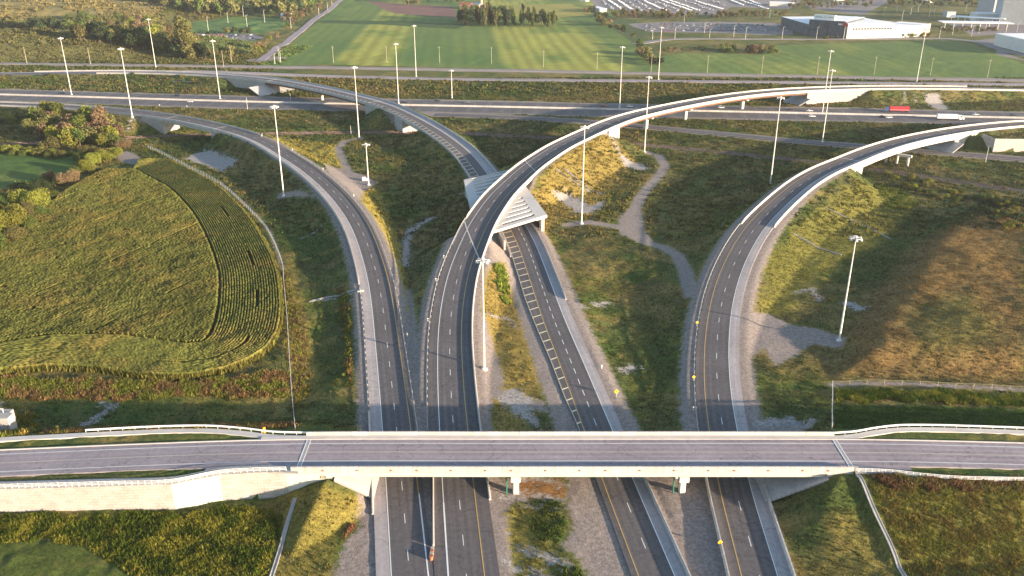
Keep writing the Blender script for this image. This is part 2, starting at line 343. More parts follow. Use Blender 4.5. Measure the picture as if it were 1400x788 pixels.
def sweep(name, line, prof, s0, s1, m, parent=None, closed=True, kind=None, step=2.0):
    V, F, UV = sweep_geo(line, prof, s0, s1, closed, step); return obj(name, V, F, m, parent, UV, kind=kind)
def strip(name, line, a, b, s0, s1, m, dz=0., kind='structure', skirt=0.5, step=2.0):
    fa = a if callable(a) else (lambda s: a); fb = b if callable(b) else (lambda s: b)
    if skirt: pf = lambda s: [(fa(s), dz - skirt), (fa(s), dz), (fb(s), dz), (fb(s), dz - skirt)]
    else: pf = lambda s: [(fa(s), dz), (fb(s), dz)]
    V, F, UV = sweep_geo(line, pf, s0, s1, False, step)
    if skirt: # keep UVs lateral
        UV = [(pf(q[1])[i % 4][0], q[1]) for i, q in enumerate(UV)]
    return obj(name, V, F, m, None, UV, kind=kind)

# ------------------------------------------------------------------ alignments
def PL(l): return [P(*p) for p in l]
R1 = Line(PL([(552.5,699,0),(549,658,0),(541.5,580,0),(534.5,514.5,.3),(528.4,462.5,1.0),(523,417,2),(516,379,2.9),(506,344.5,3.8),(494.7,315,4.6),(480,290,5.3),(461.7,267.5,6),(444,250,6.5),(422,232,7.1),(401,218,7.6),(350,189,8.5)]) + [np.array(p) for p in [(-190,537.5,8.9),(-232,568,8.6),(-281,596,7.5),(-330,618,5.8),(-383,636,4),(-480,658,1.5),(-640,682,.3)]], 8, ext0=70)
R2 = Line(PL([(630,704.6,0),(625.7,658,0),(619.5,577,.2),(617,544.5,.6),(614.7,483.5,1.8),(614.7,457,2.5),(619,411,3.9),(628,370,5.5),(643.5,330,7.2),(654,307,8.1),(662.8,293,8.6),(680,269,9.2),(700.7,248.5,9.6),(722.6,229,9.9),(745.7,213,10.2),(768.5,199,10.4),(840,167,10.6),(884,154,10.6),(960,138.5,10.4),(1020,129.5,10.2)]) + [np.array(p) for p in [(209,656,10),(252,669,9.5),(302,679,8.5),(362,688,6.5),(414,694.5,4.5),(520,700,1.5),(700,700,.4)]], 8, ext0=75)
R3 = Line(PL([(868.8,716,0),(851,672,0),(808.4,564,0),(776,483,.3),(757,437,.5),(738.7,385,.8),(716.8,327,1.2)]) + [np.array(p) for p in [(-4,392,2.0),(-14,437.8,3.3),(-25,478,5),(-37.5,510,6.3),(-52,541,7.4),(-70,575,8.2),(-89,606,8.8),(-110,631,9),(-136,660,9),(-165,688,8.9),(-195,714,8.6),(-228,735,8.1),(-270,756,7.2),(-325,775,5.8),(-385,786,4.2),(-480,795,1.5),(-620,802,.4)]], 9, ext0=75)
R4 = Line(PL([(1018.7,717.4,0),(1005,669,0),(984,559,0),(979.4,500.6,.5),(981,455,1.4),(987,412.5,2.4),(998,375,3.4),(1011.4,345,4.3),(1029,316,5.3),(1049,293,6.1),(1080.5,264,7.2),(1103,247,7.8),(1131,231.5,8.3)]) + [np.array(p) for p in [(178,446,8.6),(200,468,8.9),(226,490.5,9),(256,511,9),(290,529.5,8.8),(331,545.5,8.3),(390,560,6.5),(520,575,2),(640,582,.5)]], 8, ext0=75)
OV = Line([(-300,158,5),(-180,167,5.8),(-120,171.3,6.3),(-80,173.4,6.9),(-50,174.2,7.25),(0,174.2,7.3),(60,174.2,7.3),(90,174.1,7.2),(120,173.2,7),(200,170,6.5),(320,164,6)], 6)
HW = Line([(-900,743+ (-900+415)*-.112*0+20,0),(-415,695,0),(-198,663,0),(0,642,0),(187,622,0),(365,602,0),(900,545,0)], 25)
RAIL = Line([(520,270,-1.2),(400,340,-1.2),(264,425,-1.2),(206,467,-1.2),(152,497,-1.2),(68,533,-1.2),(-5,554,-1.2),(-71,563,-1.2),(-204,556,-1.2),(-260,545,-1.2),(-420,500,-1.2)], 12)
RC = Line([(-60,617,.05),(0,606,.1),(52,592,.15),(106,568,.15),(160,542,.15),(225,515,.15),(298,487,.15),(420,440,.15),(640,350,.15)], 12)
RA = Line([(-900,895,.4),(-509,867,.4),(-394,858,.4),(-250,848,.4),(0,822,.4),(233,793,.4),(450,765,.4),(900,710,.4)], 25)
RB = Line([(-300,792,4.5),(-262,795,3.0),(-200,792,1.2),(-132,782,.4),(-65,774,.3),(0,768,.3),(225,757,.3),(442,744,.3),(900,705,.3)], 15)
RD = Line([P(355,84),P(372,72),P(392,58),P(412,42),P(432,25),P(452,12),P(466,1),P(480,-8)], 8)        # country road between field and park
RE = Line([P(868,60),P(920,54),P(1000,54),P(1100,54.5),P(1200,54),P(1290,53),P(1330,57),P(1370,69),P(1420,80),P(1500,92)], 8)   # business park road

ABUT = {}
def rng_(line, a, b): return (line.spx(*a), line.spx(*b))
# bridge extents as arc lengths: embankment end, abutment face, far abutment face, embankment start
s1a = R1.s_of(-183, 532); s1b = R1.s_of(-226, 563.5)
B1 = (s1a - 20, s1a, s1b, s1b + 22)
s2a = R2.s_of(61, 535); s2b = R2.s_of(222, 661)
B2 = (s2a - 16, s2a, s2b, s2b + 62)
s3a = R3.s_of(-51, 537.5); s3b = R3.s_of(-66, 566); s3c = R3.s_of(-99, 618); s3d = R3.s_of(-200, 716)
B3a = (s3a - 8, s3a, s3b, s3b + 14); B3b = (s3c - 30, s3c, s3d, s3d + 55)
s4a = R4.s_of(184, 452); s4b = R4.s_of(264, 516)
B4 = (s4a - 24, s4a, s4b, s4b + 30)
sx0 = R2.spx(645, 328, 7.3); sx1 = R2.spx(712, 238, 9.6)
BX = (sx0, sx0, sx1, sx1)
BO = (OV.s_of(-41, 174), OV.s_of(74, 174))

# ------------------------------------------------------------------ terrain
ys = [92.0]
while ys[-1] < 15000:
    y = ys[-1]; k = .0036 if y < 700 else (.0050 if y < 1800 else .05)
    ys.append(y * (1 + k))
ys = np.array(ys); TT = np.linspace(-.86, .86, 560)
GX = TT[None, :] * (ys[:, None] + 45); GY = np.repeat(ys[:, None], len(TT), 1)
def height(X, Y):
    z = (fbm(X, Y, 60, 3, 3) - .5) * 1.2 + (fbm(X, Y, 9, 8, 3) - .5) * .5
    # ditches and hollows
    z = z - 1.6 * ss(3, 14, -np.hypot((X + 62) * 1.0, (Y - 240) * .22) + 16)
    z = z - 1.8 * ss(0, 1, 1 - ((X - 42) / 18) ** 2 - ((Y - 255) / 75) ** 2)
    z = z - 2.0 * ss(0, 1, 1 - ((X + 42) / 22) ** 2 - ((Y - 380) / 80) ** 2)
    # earth mound on the right
    mp = [P(1150, 512), P(1152, 465), P(1185, 415), P(1215, 372), P(1248, 335), P(1290, 300), P(1400, 278), P(1700, 270), P(1800, 520)]
    sdm = sdpoly(X, Y, mp); z = z + 4.0 * ss(-4, 14, sdm) + (fbm(X, Y, 22, 31, 3) - .5) * 2.2 * ss(0, 12, sdm)
    # rising ground top left
    z = z + 17 * ss(0, 1, 1 - ((X + 560) / 330) ** 2 - ((Y - 990) / 95) ** 2) * (Y > 0)
    z = z + 20 * ss(0, 1, 1 - ((X + 760) / 460) ** 2 - ((Y - 1560) / 330) ** 2) * (.8 + .5 * fbm(X, Y, 90, 5, 3))
    z = np.where(Y > 880, z + (fbm(X, Y, 160, 12, 2) - .5) * 3, z)
    wl = wall_y(X)
    emb = np.full(X.shape, -50.)
    def add(line, b0, b1, hl, hr, sl=.5, berm=2.4, slr=None):
        nonlocal emb
        if b1 - b0 < 4: return
        d, zz, q, lt = line.query(X, Y, b0, b1, 45)
        hw = np.where(lt > 0, hr, hl) + berm
        slp = np.where(lt > 0, sl if slr is None else slr, sl); slp = np.where((q > b1 - 1.5) | ((q < b0 + 1.5) & (b0 > 1)), .6, slp)
        h = zz - .25 - .02 * np.maximum(0, d - hw + berm) - np.maximum(0, d - hw) * slp
        # rounded ends keep their own fall
        emb = np.maximum(emb, np.where(d < 1e8, h, -50))
    for line, br, hl, hr, slr in ((R1, [B1], 7, 5.6, .5), (R2, [BX, B2], 7, 7.2, .40), (R3, [B3a, B3b], 8.4, 7, .5), (R4, [B4], 6.9, 7, .27)):
        s = 0
        for b in br: add(line, s, b[0], hl, hr, slr=slr); s = b[3]
        add(line, s, line.len, hl, hr)
    add(RB, 0, RB.len, 5.5, 5.5, .4)
    z = np.maximum(z, emb)
    rwp = [tuple(P(u, v, .3)[:2]) for u, v in ((1341, 203.5), (1357, 208), (1400, 207), (1470, 205))]
    rwp = [(a, b + .9) for a, b in rwp] + [tuple(R4.at(R4.s_of(520, 575))[0][:2]), tuple(R4.at(B4[2] + 3)[0][:2])]
    z = np.where(sdpoly(X, Y, rwp) > 0, np.maximum(z, 6.6), z)
    # overpass approaches
    d, zz, q, lt = OV.query(X, Y, None, BO[0] - 6, 60)
    h = np.where(d < 1e8, zz - .28 - np.maximum(0, d - 12.5) * .5, -50)
    h = np.where((X > -46.5), np.minimum(h, 6.3 - np.maximum(0, X + 40.5) * .68 - np.maximum(0, Y - 186) * .5 - np.maximum(0, 166 - Y) * .9), h)
    front = (Y < wl + .75)
    h = np.where(front, -50, h)
    cone = 5.2 - .25 * np.maximum(0, 165 - Y) - .42 * np.abs(X + 43.5 + .2 * (165 - Y)) 
    cone = np.where(Y < 166.6, cone, -50)
    L = np.maximum(h, cone)
    d, zz, q, lt = OV.query(X, Y, BO[1] + 6, None, 60)
    ex = np.maximum(0, d - 10.2)
    h = np.where(d < 1e8, zz - .28 - ex * .34, -50)
    h2 = 6.4 - np.hypot(np.maximum(0, 73 - X) * .47, np.maximum(0, 165.2 - Y) * .34) - np.maximum(0, Y - 184) * .5
    h = np.where(X < 80, np.minimum(np.where(X < 86, 9, h), h2), h)
    z = np.maximum(z, np.maximum(L, h))
    # cuttings: corridors that pass below something
    def cut(line, hw, zc=None, sl=.62, s0=None, s1=None, force=True, exl=()):
        nonlocal z
        d, zz, q, lt = line.query(X, Y, s0, s1, 50)
        zl = (zz if zc is None else zc) - .25
        z = np.where(d < 1e8, np.minimum(z, zl + np.maximum(0, d - hw - 1) * sl), z)
        if force: z = np.where(d < hw, zl, z)
    # short section of lower ramps below the overpass must stay open
    for ln, hw in ((R1, 7.0), (R2, 7.2), (R3, 7.6), (R4, 7.2)):
        cut(ln, hw, None, .75 if ln is R1 else .46, 0, ln.s_of(ln.at(100)[0][0], 205))
    cut(R3, 8.6, None, .80, R3.s_of(14, 265), R3.s_of(-16, 446))
    cut(HW, 23.5, 0.1, .5); cut(RAIL, 6, None, .5); cut(RC, 6, None, .5); cut(RA, 8, None, .3)
    # own formation of every ramp where it is carried by earth
    for line, br, hw in ((R1, [B1], 6.6), (R2, [BX, B2], 7.0), (R3, [B3a, B3b], 7.4), (R4, [B4], 6.9)):
        s = 0
        for b in list(br) + [(line.len, 0, 0, 0)]:
            if b[0] - s > 4:
                d, zz, q, lt = line.query(X, Y, s, b[0], 12); z = np.where(d < hw, np.minimum(np.maximum(z, zz - .25), zz - .25), z)
            s = b[3]
    return z
def wall_y(X):
    return np.interp(X, [-300, -180, -121, -78, -68, -54, -41], [148, 158, 160.6, 161.7, 165.3, 166.0, 166.2])
GZ = height(GX, GY)
T0 = TT[0]; TD = TT[1] - TT[0]
def HT(x, y):
    x = np.asarray(x, float); y = np.asarray(y, float)
    r = np.clip(np.interp(y, ys, np.arange(len(ys))), 0, len(ys) - 1.001); c = np.clip((x / (y + 45) - T0) / TD, 0, len(TT) - 1.001)
    i = r.astype(int); j = c.astype(int); fr = r - i; fc = c - j
    return (GZ[i, j] * (1 - fc) + GZ[i, j+1] * fc) * (1 - fr) + (GZ[i+1, j] * (1 - fc) + GZ[i+1, j+1] * fc) * fr
def G(u, v):
    z = 0.
    for k in range(12):
        p = P(u, v, z); z = .5 * z + .5 * float(HT(p[0], p[1]))
    return P(u, v, z)
def GL(l): return [G(*p) for p in l]
def GA(A, x, y):
    x = np.asarray(x, float); y = np.asarray(y, float)
    r = np.clip(np.rint(np.interp(y, ys, np.arange(len(ys)))), 0, len(ys) - 1).astype(int); c = np.clip(np.rint((x / (y + 45) - T0) / TD), 0, len(TT) - 1).astype(int)
    return A[r, c]

# ---- surface zones (signed distances in metres, positive inside)
X, Y = GX, GY
NEARM = Y < 900
grav = np.full(X.shape, -99.)
def gmax(a, b): return np.maximum(a, b)
for line, gl, gr, s1_ in ((R1, 10.2, 8.5, B1[0]), (R2, 10.5, 10.2, B2[0]), (R3, 11.5, 11.5, B3b[0]), (R4, 11.0, 11.2, B4[0])):
    d, zz, q, lt = line.query(X, Y, 0, s1_, 40)
    fade = np.clip(1 - (q - 250) / 250, .45, 1)
    g = np.where(lt > 0, gr, gl); 
    if line is R4: g = np.where((lt > 0) & (q < 95), 7.4, g)
    gw = 7 + (g - 7) * fade
    grav = gmax(grav, np.where(d < 1e8, gw - d, -99))
for line, g, a, b in ((R1, 8.6, B1[3], R1.len), (R2, 8.6, B2[3], R2.len), (R3, 9.5, B3b[3], R3.len), (R4, 8.6, B4[3], R4.len), (HW, 26, 0, HW.len), (RC, 7.5, 0, RC.len), (RB, 8, 0, RB.len)):
    d, zz, q, lt = line.query(X, Y, a, b, 40); grav = gmax(grav, np.where(d < 1e8, g - d, -99))
d, zz, q, lt = RA.query(X, Y, None, None, 40); grav = gmax(grav, np.where(d < 1e8, 10 - d, -99))
def gp(pts, wd): 
    global grav
    grav = gmax(grav, sdpath(X, Y, GL(pts), wd))
def gpoly(pts):
    global grav
    grav = gmax(grav, sdpoly(X, Y, GL(pts)))
gp([(881,208),(900,213),(909,226),(903,238),(888,254),(875,271),(867.5,289),(865,307),(868,320)], 5.5)
gp([(776,308),(806,304),(837,309),(865,317),(878,330),(908,339),(926,349),(936,368),(940,385),(947,402)], 5.5)
gpoly([(845,300),(858,285),(878,290),(882,318),(895,332),(870,330),(848,320)])
gp([(492,189),(470,194),(463,204),(468,218),(474,231),(484,246)], 4.5)
gpoly([(440,222),(470,232),(500,240),(515,250),(498,262),(490,290),(470,272),(455,250)])
gpoly([(381,264),(410,260),(430,270),(400,269),(378,272)])
gpoly([(1010,425),(1050,430),(1080,444),(1120,450),(1158,462),(1150,476),(1110,470),(1085,488),(1060,500),(1045,476),(1010,500)])
gpoly([(560,470),(605,470),(600,600),(572,600)]); gpoly([(555,395),(562,395),(575,480),(560,480)])
gpoly([(655,440),(700,455),(742,520),(760,600),(700,600),(690,560),(660,500)] if False else [(652,440),(664,430),(676,480),(690,520),(676,545),(660,590),(652,590)])
gpoly([(668,650),(700,655),(712,680),(690,700),(690,800),(672,800)]); gpoly([(778,640),(830,640),(880,800),(812,800),(796,770),(770,745),(784,720),(776,690)])
gpoly([(880,640),(970,640),(1010,800),(935,800)]); gpoly([(452,800),(470,745),(508,700),(525,700),(525,800)])
gpoly([(1036,576),(1060,572),(1105,582),(1095,592),(1040,592)])
gpoly([(672,530),(700,535),(745,552),(750,565),(700,552),(676,545)])
gpoly([(600,310),(640,280),(655,330),(600,400),(585,420)] if False else [(668,318),(684,320),(700,358),(672,362),(660,380)])
gpoly([(158,212),(175,206),(192,215),(185,226),(165,222)])
gp([(-60,520),(-5,556)], 3)
gp([(1137,526),(1200,524),(1280,527),(1400,533),(1500,538)], 1.9)
gp([(203,200),(225,210),(254,226),(280,240),(304,253),(330,274),(350,295),(368,317),(380,345),(386,370)], .9)
gp([(355,82),(375,80)], 26)
rock = np.full(X.shape, -99.)
def rk(pts, wd=None):
    global rock
    rock = gmax(rock, sdpoly(X, Y, GL(pts)) if wd is None else sdpath(X, Y, GL(pts), wd))
rk([(251,218),(265,210),(279,205),(300,208),(325,219),(313,230),(302,236),(275,226)])
rk([(591,298),(573,307),(558,318),(555,335),(554,363)], 3.2)
rk([(755,262.5),(775,264),(795,272),(808,282),(827,272),(826,285),(808,292),(790,293),(770,278)])
rk([(812,193),(822,193),(850,212),(878,224),(890,231),(874,234),(855,228)])
rk([(709,653),(740,656),(765,661)], 1.8); rk([(705,672),(740,678),(770,686)], 1.8); rk([(690,680),(730,690),(765,696)], 1.6); rk([(714,752),(745,760),(778,776)], 2.2)
rk([(690,768),(700,775),(780,800)], 1.5)
rk([(680,545),(700,530),(730,545),(725,560),(745,590),(700,565)]); rk([(668,430),(690,435),(705,447)], 1.6)
rk([(815,417),(830,415)], 3); rk([(852,507),(868,502)], 3); rk([(790,417),(800,420)], 2)
rk([(143,552),(152,556),(135,570),(118,580)], 2.2); rk([(60,575),(120,562)], 1.0) if False else None
rk([(1263,128),(1285,128),(1302,150),(1278,150)]); rk([(1090,400),(1110,395),(1120,410)], 2.5); rk([(1160,415),(1175,422)], 5); rk([(1040,580),(1080,575),(1105,585)], 4)
rk([(761,232),(809,264)], .8); rk([(770,230),(827,267)], .8)
rk([(423,412),(455,408),(490,400)], 1.0); rk([(409,326),(438,311)], .7); rk([(176,178),(178,166),(182,162)], 2); rk([(1226,112),(1237,145)], 1.2); rk([(1250,130),(1260,147)], 1.0)
rk([(620,268),(634,264)], .7)
rk([(1195,445),(1240,470)], 1) if False else None
pave = np.full(X.shape, -99.)
for pl in ([(858,33),(905,30),(1000,30),(1062,31),(1080,38),(1085,48),(1040,49),(985,46),(890,44),(868,38)],
           [(805,-3),(1100,-3),(1080,12),(1000,9),(985,19),(940,20),(860,15),(815,10)],
           [(240,47),(345,46),(362,52),(340,57),(270,57),(225,52)], [(1290,30),(1400,30),(1400,45),(1330,48)], [(1100,5),(1200,0),(1230,-5),(1180,20),(1110,12)], [(1330,56),(1362,52),(1362,75),(1400,84),(1420,70),(1420,90)]):
    pave = gmax(pave, sdpoly(X, Y, [P(*p) for p in pl]))
d, zz, q, lt = RD.query(X, Y, None, None, 60); pave = gmax(pave, np.where(d < 1e8, 5 - d, -99))

# ---- vegetation colour
g1 = fbm(X, Y, 26, 40, 4); g2 = fbm(X, Y, 6, 50, 3); g3 = fbm(X, Y, 80, 60, 3); g4 = fbm(X, Y, 2.2, 70, 2)
def col(c): return np.array(c)
def mixc(A, B, t): return A + (B - A) * t[..., None]
green = col((.062, .084, .022)); yel = col((.165, .150, .032)); dry = col((.22, .165, .062)); brown = col((.125, .085, .040)); lush = col((.055, .105, .02)); olive = col((.090, .096, .032))
VC = np.zeros(X.shape + (3,)) + green
VC = mixc(VC, olive, ss(.35, .62, g1)); VC = mixc(VC, yel, .65 * ss(.48, .66, g2 * .55 + g3 * .5)); VC = mixc(VC, dry, .6 * ss(.50, .68, g2 * .5 + g1 * .5)); VC = mixc(VC, brown, .45 * ss(.56, .7, g4 * .4 + g3 * .6))
VC = mixc(VC, lush, .5 * ss(.6, .7, fbm(X, Y, 17, 90, 3)))
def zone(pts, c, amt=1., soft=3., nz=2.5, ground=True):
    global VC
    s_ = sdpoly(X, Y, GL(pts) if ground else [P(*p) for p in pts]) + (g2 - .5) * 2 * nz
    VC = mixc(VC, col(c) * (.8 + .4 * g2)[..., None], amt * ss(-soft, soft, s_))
sungold = (.26, .19, .05)  # golden sunlight painted into the grass colour of the sun-facing banks
zone([(735,250),(760,215),(800,190),(870,220),(800,300),(760,300),(745,330),(735,300)], sungold, .85)       # sunny bank by the flyover
zone([(720,330),(760,330),(790,420),(812,490),(790,500),(768,440)], sungold, .6)
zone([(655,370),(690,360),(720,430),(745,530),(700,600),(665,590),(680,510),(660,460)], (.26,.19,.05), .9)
zone([(490,255),(520,262),(545,330),(565,440),(560,470),(540,400),(520,330),(500,290)], (.30,.235,.05), .9, 1.5, 1)
zone([(350,185),(400,190),(465,200),(480,240),(430,220),(390,203)], (.29,.24,.055), .85, 1.5)
zone([(1040,440),(1045,360),(1100,300),(1170,245),(1260,270),(1210,330),(1120,380),(1075,430)], (.18,.165,.035), .85)
zone([(1155,465),(1185,415),(1260,330),(1400,280),(1400,520),(1150,515)], (.205,.125,.046), .85, 5)
zone([(1240,420),(1330,400),(1380,470),(1250,490)], (.11,.12,.03), .6, 8)
zone([(-80,518),(0,515),(200,530),(400,515),(395,545),(200,540),(0,540),(-80,545)], (.23,.165,.065), .85, 2)
zone([(385,350),(400,350),(425,450),(440,540),(400,540),(388,450)], (.21,.165,.045), .75, 1.5)
zone([(380,640),(450,665),(512,690),(460,740),(440,820),(340,820)], (.18,.145,.034), .8)
zone([(1180,645),(1420,660),(1420,820),(1250,820)], (.17,.145,.033), .85)
zone([(700,652),(770,652),(772,680),(705,684)], (.24,.125,.05), .9, 1, 1)
zone([(695,700),(735,690),(760,740),(745,800),(700,800)], (.22,.18,.04), .85, 2, 2)
zone([(1080,800),(1150,700),(1190,700),(1230,800)], (.19,.145,.04), .6)
zone([(-60,736),(60,740),(120,748),(200,790),(-60,830)], (.066,.088,.020), 1, 1, 1)
zone([(1140,552),(1400,560),(1500,590),(1140,592)], (.045,.085,.02), .9, 1.5, .5)
zone([(-80,212),(60,208),(105,215),(100,240),(20,250),(-80,290)], (.06,.11,.025), 1, 1.5, .5)
zone([(-60,250),(20,235),(60,240),(-60,275)], (.13,.15,.04), .5, 3, 1)
# far zones
def fzone(pts, fn, soft=1.5): 
    global VC
    s_ = sdpoly(X, Y, [P(*p) for p in pts]); t = ss(-soft, soft, s_); VC = VC + (fn - VC) * t[..., None]
rowx = X + .06 * (Y - 900)
st1 = .5 + .5 * np.sin(rowx * 2 * math.pi / 15 + 3 * vn(rowx / 40, Y * 0 + 3, 5) * 2); st1 = st1 ** 1.3
fb = fbm(X, Y * .6, 50, 21, 4); fb2 = fbm(X, Y, 14, 22, 3)
field = mixc(np.zeros(X.shape + (3,)) + col((.135, .19, .042)), col((.26, .27, .058)), ss(.36, .60, fb * .8 + fb2 * .2)); field = field * (1.12 - .42 * st1 * (.6 + .4 * fb2))[..., None] * (.86 + .28 * fbm(X, Y, 5, 77, 2))[..., None]
field = mixc(field, col((.07, .135, .04)), .75 * ss(.56, .72, vn(rowx / 60 + .5, Y * 0, 9)))
fzone([(350,92),(398,60),(470,0),(485,-14),(800,-14),(845,25),(900,78),(900,100),(700,95),(450,88)], field)
fzone([(845,102),(900,78),(935,72),(1040,74),(1060,62),(1290,56),(1330,62),(1400,88),(1470,112),(1100,106)], mixc(field * .95, col((.10, .16, .05)), .4 + 0 * X))
band = ss(8, 0, np.abs(Y - (1235 + X * -.02 + 10)))
fzone([(520,30),(900,30),(900,38),(420,33)], VC * 0 + col((.045, .095, .028)), 2) if False else None
fzone([(500,2),(545,6),(620,10),(625,24),(538,18)], VC * 0 + col((.17, .095, .085)) * (.85 + .3 * fb2)[..., None])
fzone([(410,27.5),(520,29),(640,33),(625,40),(520,34.5),(405,31)], VC * 0 + col((.045, .085, .03)) * (.85 + .3 * fb2)[..., None], 1.5)
fzone([(660,16),(700,8),(780,5),(820,20),(760,24)], VC * 0 + col((.24, .22, .06)) * (.85 + .3 * fb2)[..., None])
fzone([(830,22),(870,28),(885,55),(900,75),(880,70),(845,45),(800,10)], VC * 0 + col((.06, .09, .035)) * (.85 + .3 * fb2)[..., None])
fzone([(222,36),(300,25),(390,24),(405,33),(360,46),(225,46)], VC * 0 + col((.085, .15, .045)) * (.9 + .2 * fb2)[..., None])
fzone([(280,58),(370,58),(355,75),(280,72)], VC * 0 + col((.12, .15, .05)) * (.85 + .3 * fb2)[..., None])
fzone([(-60,-5),(180,-8),(230,20),(200,30),(100,26),(0,34),(-60,34)], VC * 0 + col((.21, .175, .065)) * (.65 + .7 * fb2)[..., None], 6)
fzone([(-60,42),(60,52),(140,60),(200,72),(240,82),(-60,84)], VC * 0 + col((.125, .12, .042)) * (.55 + .9 * fb2)[..., None], 3)
fzone([(1110,8),(1200,14),(1190,24),(1110,14)], VC * 0 + col((.19, .18, .07)), 5)
far = Y > 1900; VC = np.where(far[..., None], VC * .8, VC)

# micro relief of rough vegetation, none on formations
rough = ss(.5, 3, -np.maximum(np.maximum(grav, rock), pave)) * (Y < 1000)
hillr = ss(930, 990, Y) * (Y < 2400) * ss(-210, -330, X) * ss(-2, 2, -pave)
GZ = GZ + hillr * ((fbm(X, Y, 16, 104, 3) - .5) * 5.0)
GZ = GZ + rough * ((fbm(X, Y, 2.6, 101, 2) - .5) * .45 + (fbm(X, Y, 7, 103, 2) - .5) * .5)
V = np.stack([GX, GY, GZ], -1).reshape(-1, 3); nr, nc = GX.shape
idx = np.arange(nr * nc).reshape(nr, nc); F4 = np.stack([idx[:-1, :-1], idx[:-1, 1:], idx[1:, 1:], idx[1:, :-1]], -1).reshape(-1, 4)
me = bpy.data.meshes.new('ground'); me.vertices.add(len(V)); me.vertices.foreach_set('co', V.astype(np.float32).ravel())
me.loops.add(F4.size); me.loops.foreach_set('vertex_index', F4.astype(np.int32).ravel()); me.polygons.add(len(F4))
me.polygons.foreach_set('loop_start', np.arange(0, F4.size, 4, dtype=np.int32)); me.polygons.foreach_set('loop_total', np.full(len(F4), 4, dtype=np.int32))
me.polygons.foreach_set('use_smooth', np.ones(len(F4), bool)); me.update(calc_edges=True)
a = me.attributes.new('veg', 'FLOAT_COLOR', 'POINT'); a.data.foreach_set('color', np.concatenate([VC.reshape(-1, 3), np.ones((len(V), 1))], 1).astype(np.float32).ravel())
for nm, ar in (('gravel', grav), ('rock', rock), ('pave', pave)):
    a = me.attributes.new(nm, 'FLOAT', 'POINT'); a.data.foreach_set('value', np.clip(ar, -20, 20).astype(np.float32).ravel())
gm = bpy.data.materials.new('ground'); gm.use_nodes = True; nt = gm.node_tree; b = nt.nodes['Principled BSDF']; b.inputs['Roughness'].default_value = .95; b.inputs['Specular IOR Level'].default_value = .1
tc = N(nt, 'ShaderNodeTexCoord'); L_ = nt.links.new
def noise(s, det=6, rough_=.6):
    n = N(nt, 'ShaderNodeTexNoise'); n.inputs['Scale'].default_value = s; n.inputs['Detail'].default_value = det; n.inputs['Roughness'].default_value = rough_; L_(tc.outputs['Object'], n.inputs['Vector']); return n
def mrange(src, a, b_, c, d):
    n = N(nt, 'ShaderNodeMapRange'); L_(src, n.inputs[0]); n.inputs[1].default_value = a; n.inputs[2].default_value = b_; n.inputs[3].default_value = c; n.inputs[4].default_value = d; return n.outputs[0]
def mixn(fac, A, B, mode='MIX'):
    n = N(nt, 'ShaderNodeMix', data_type='RGBA', blend_type=mode)
    if isinstance(fac, float): n.inputs[0].default_value = fac
    else: L_(fac, n.inputs[0])
    for k, v in ((6, A), (7, B)):
        if isinstance(v, tuple): n.inputs[k].default_value = (*v, 1)
        else: L_(v, n.inputs[k])
    return n.outputs[2]
nh = noise(1.3, 9, .8); nr_ = noise(.55, 10, .78); nf = noise(.9, 8, .65); nm_ = noise(.22, 5); nb = noise(2.6, 5, .7)
veg = N(nt, 'ShaderNodeAttribute', attribute_name='veg').outputs['Color']
c0 = mixn(1., veg, mrange(nh.outputs[0], .34, .66, .35, 1.75), 'MULTIPLY')
c0 = mixn(mrange(nm_.outputs[0], .55, .7, 0, .35), c0, (.20, .15, .06))
gn = noise(1.4, 9, .8); gc = mixn(mrange(gn.outputs[0], .32, .68, 0, 1), (.15, .125, .112), (.40, .34, .305)); gc = mixn(mrange(nf.outputs[0], .45, .62, 0, .55), gc, (.16, .13, .10))
rc = mixn(mrange(gn.outputs[0], .35, .65, 0, 1), (.12, .11, .095), (.52, .47, .43))
def mask(name, n_, amp, soft):
    at = N(nt, 'ShaderNodeAttribute', attribute_name=name).outputs['Fac']
    m1 = N(nt, 'ShaderNodeMath', operation='MULTIPLY_ADD'); L_(n_, m1.inputs[0]); m1.inputs[1].default_value = amp; L_(at, m1.inputs[2])
    return mrange(m1.outputs[0], amp * .5 - soft, amp * .5 + soft, 0, 1)
mg = mask('gravel', nr_.outputs[0], 9.0, .6); mr_ = mask('rock', nr_.outputs[0], 15.0, .6); mp_ = mask('pave', nm_.outputs[0], .5, .5)
c1 = mixn(mg, c0, gc); c1 = mixn(mr_, c1, rc); c1 = mixn(mp_, c1, (.22, .20, .195))
L_(c1, b.inputs['Base Color'])
bp = N(nt, 'ShaderNodeBump'); bp.inputs['Strength'].default_value = .8; bp.inputs['Distance'].default_value = .35; L_(nb.outputs[0], bp.inputs['Height']); L_(bp.outputs[0], b.inputs['Normal'])
me.materials.append(gm); go = bpy.data.objects.new('ground', me); C.objects.link(go); go['kind'] = 'structure'

# ------------------------------------------------------------------ road surfaces
def marks(line, lat, s0, s1, w_=.2, m='white', dz=.03, dash=None, name='lane_marking'):
    f_ = lat if callable(lat) else (lambda s: lat); V = []; F = []
    segs = [(s0, s1)] if dash is None else [(a, min(a + dash[0], s1)) for a in np.arange(s0, s1, dash[1])]
    for a, b_ in segs:
        n = max(2, int((b_ - a) / 2) + 1)
        for k, q in enumerate(np.linspace(a, b_, n)):
            l = f_(q); V += [line.at(q, l - w_/2, dz)[0], line.at(q, l + w_/2, dz)[0]]
            if k: j = len(V) - 4; F.append((j, j+1, j+3, j+2))
    return obj(name, V, F, M[m], kind='structure')
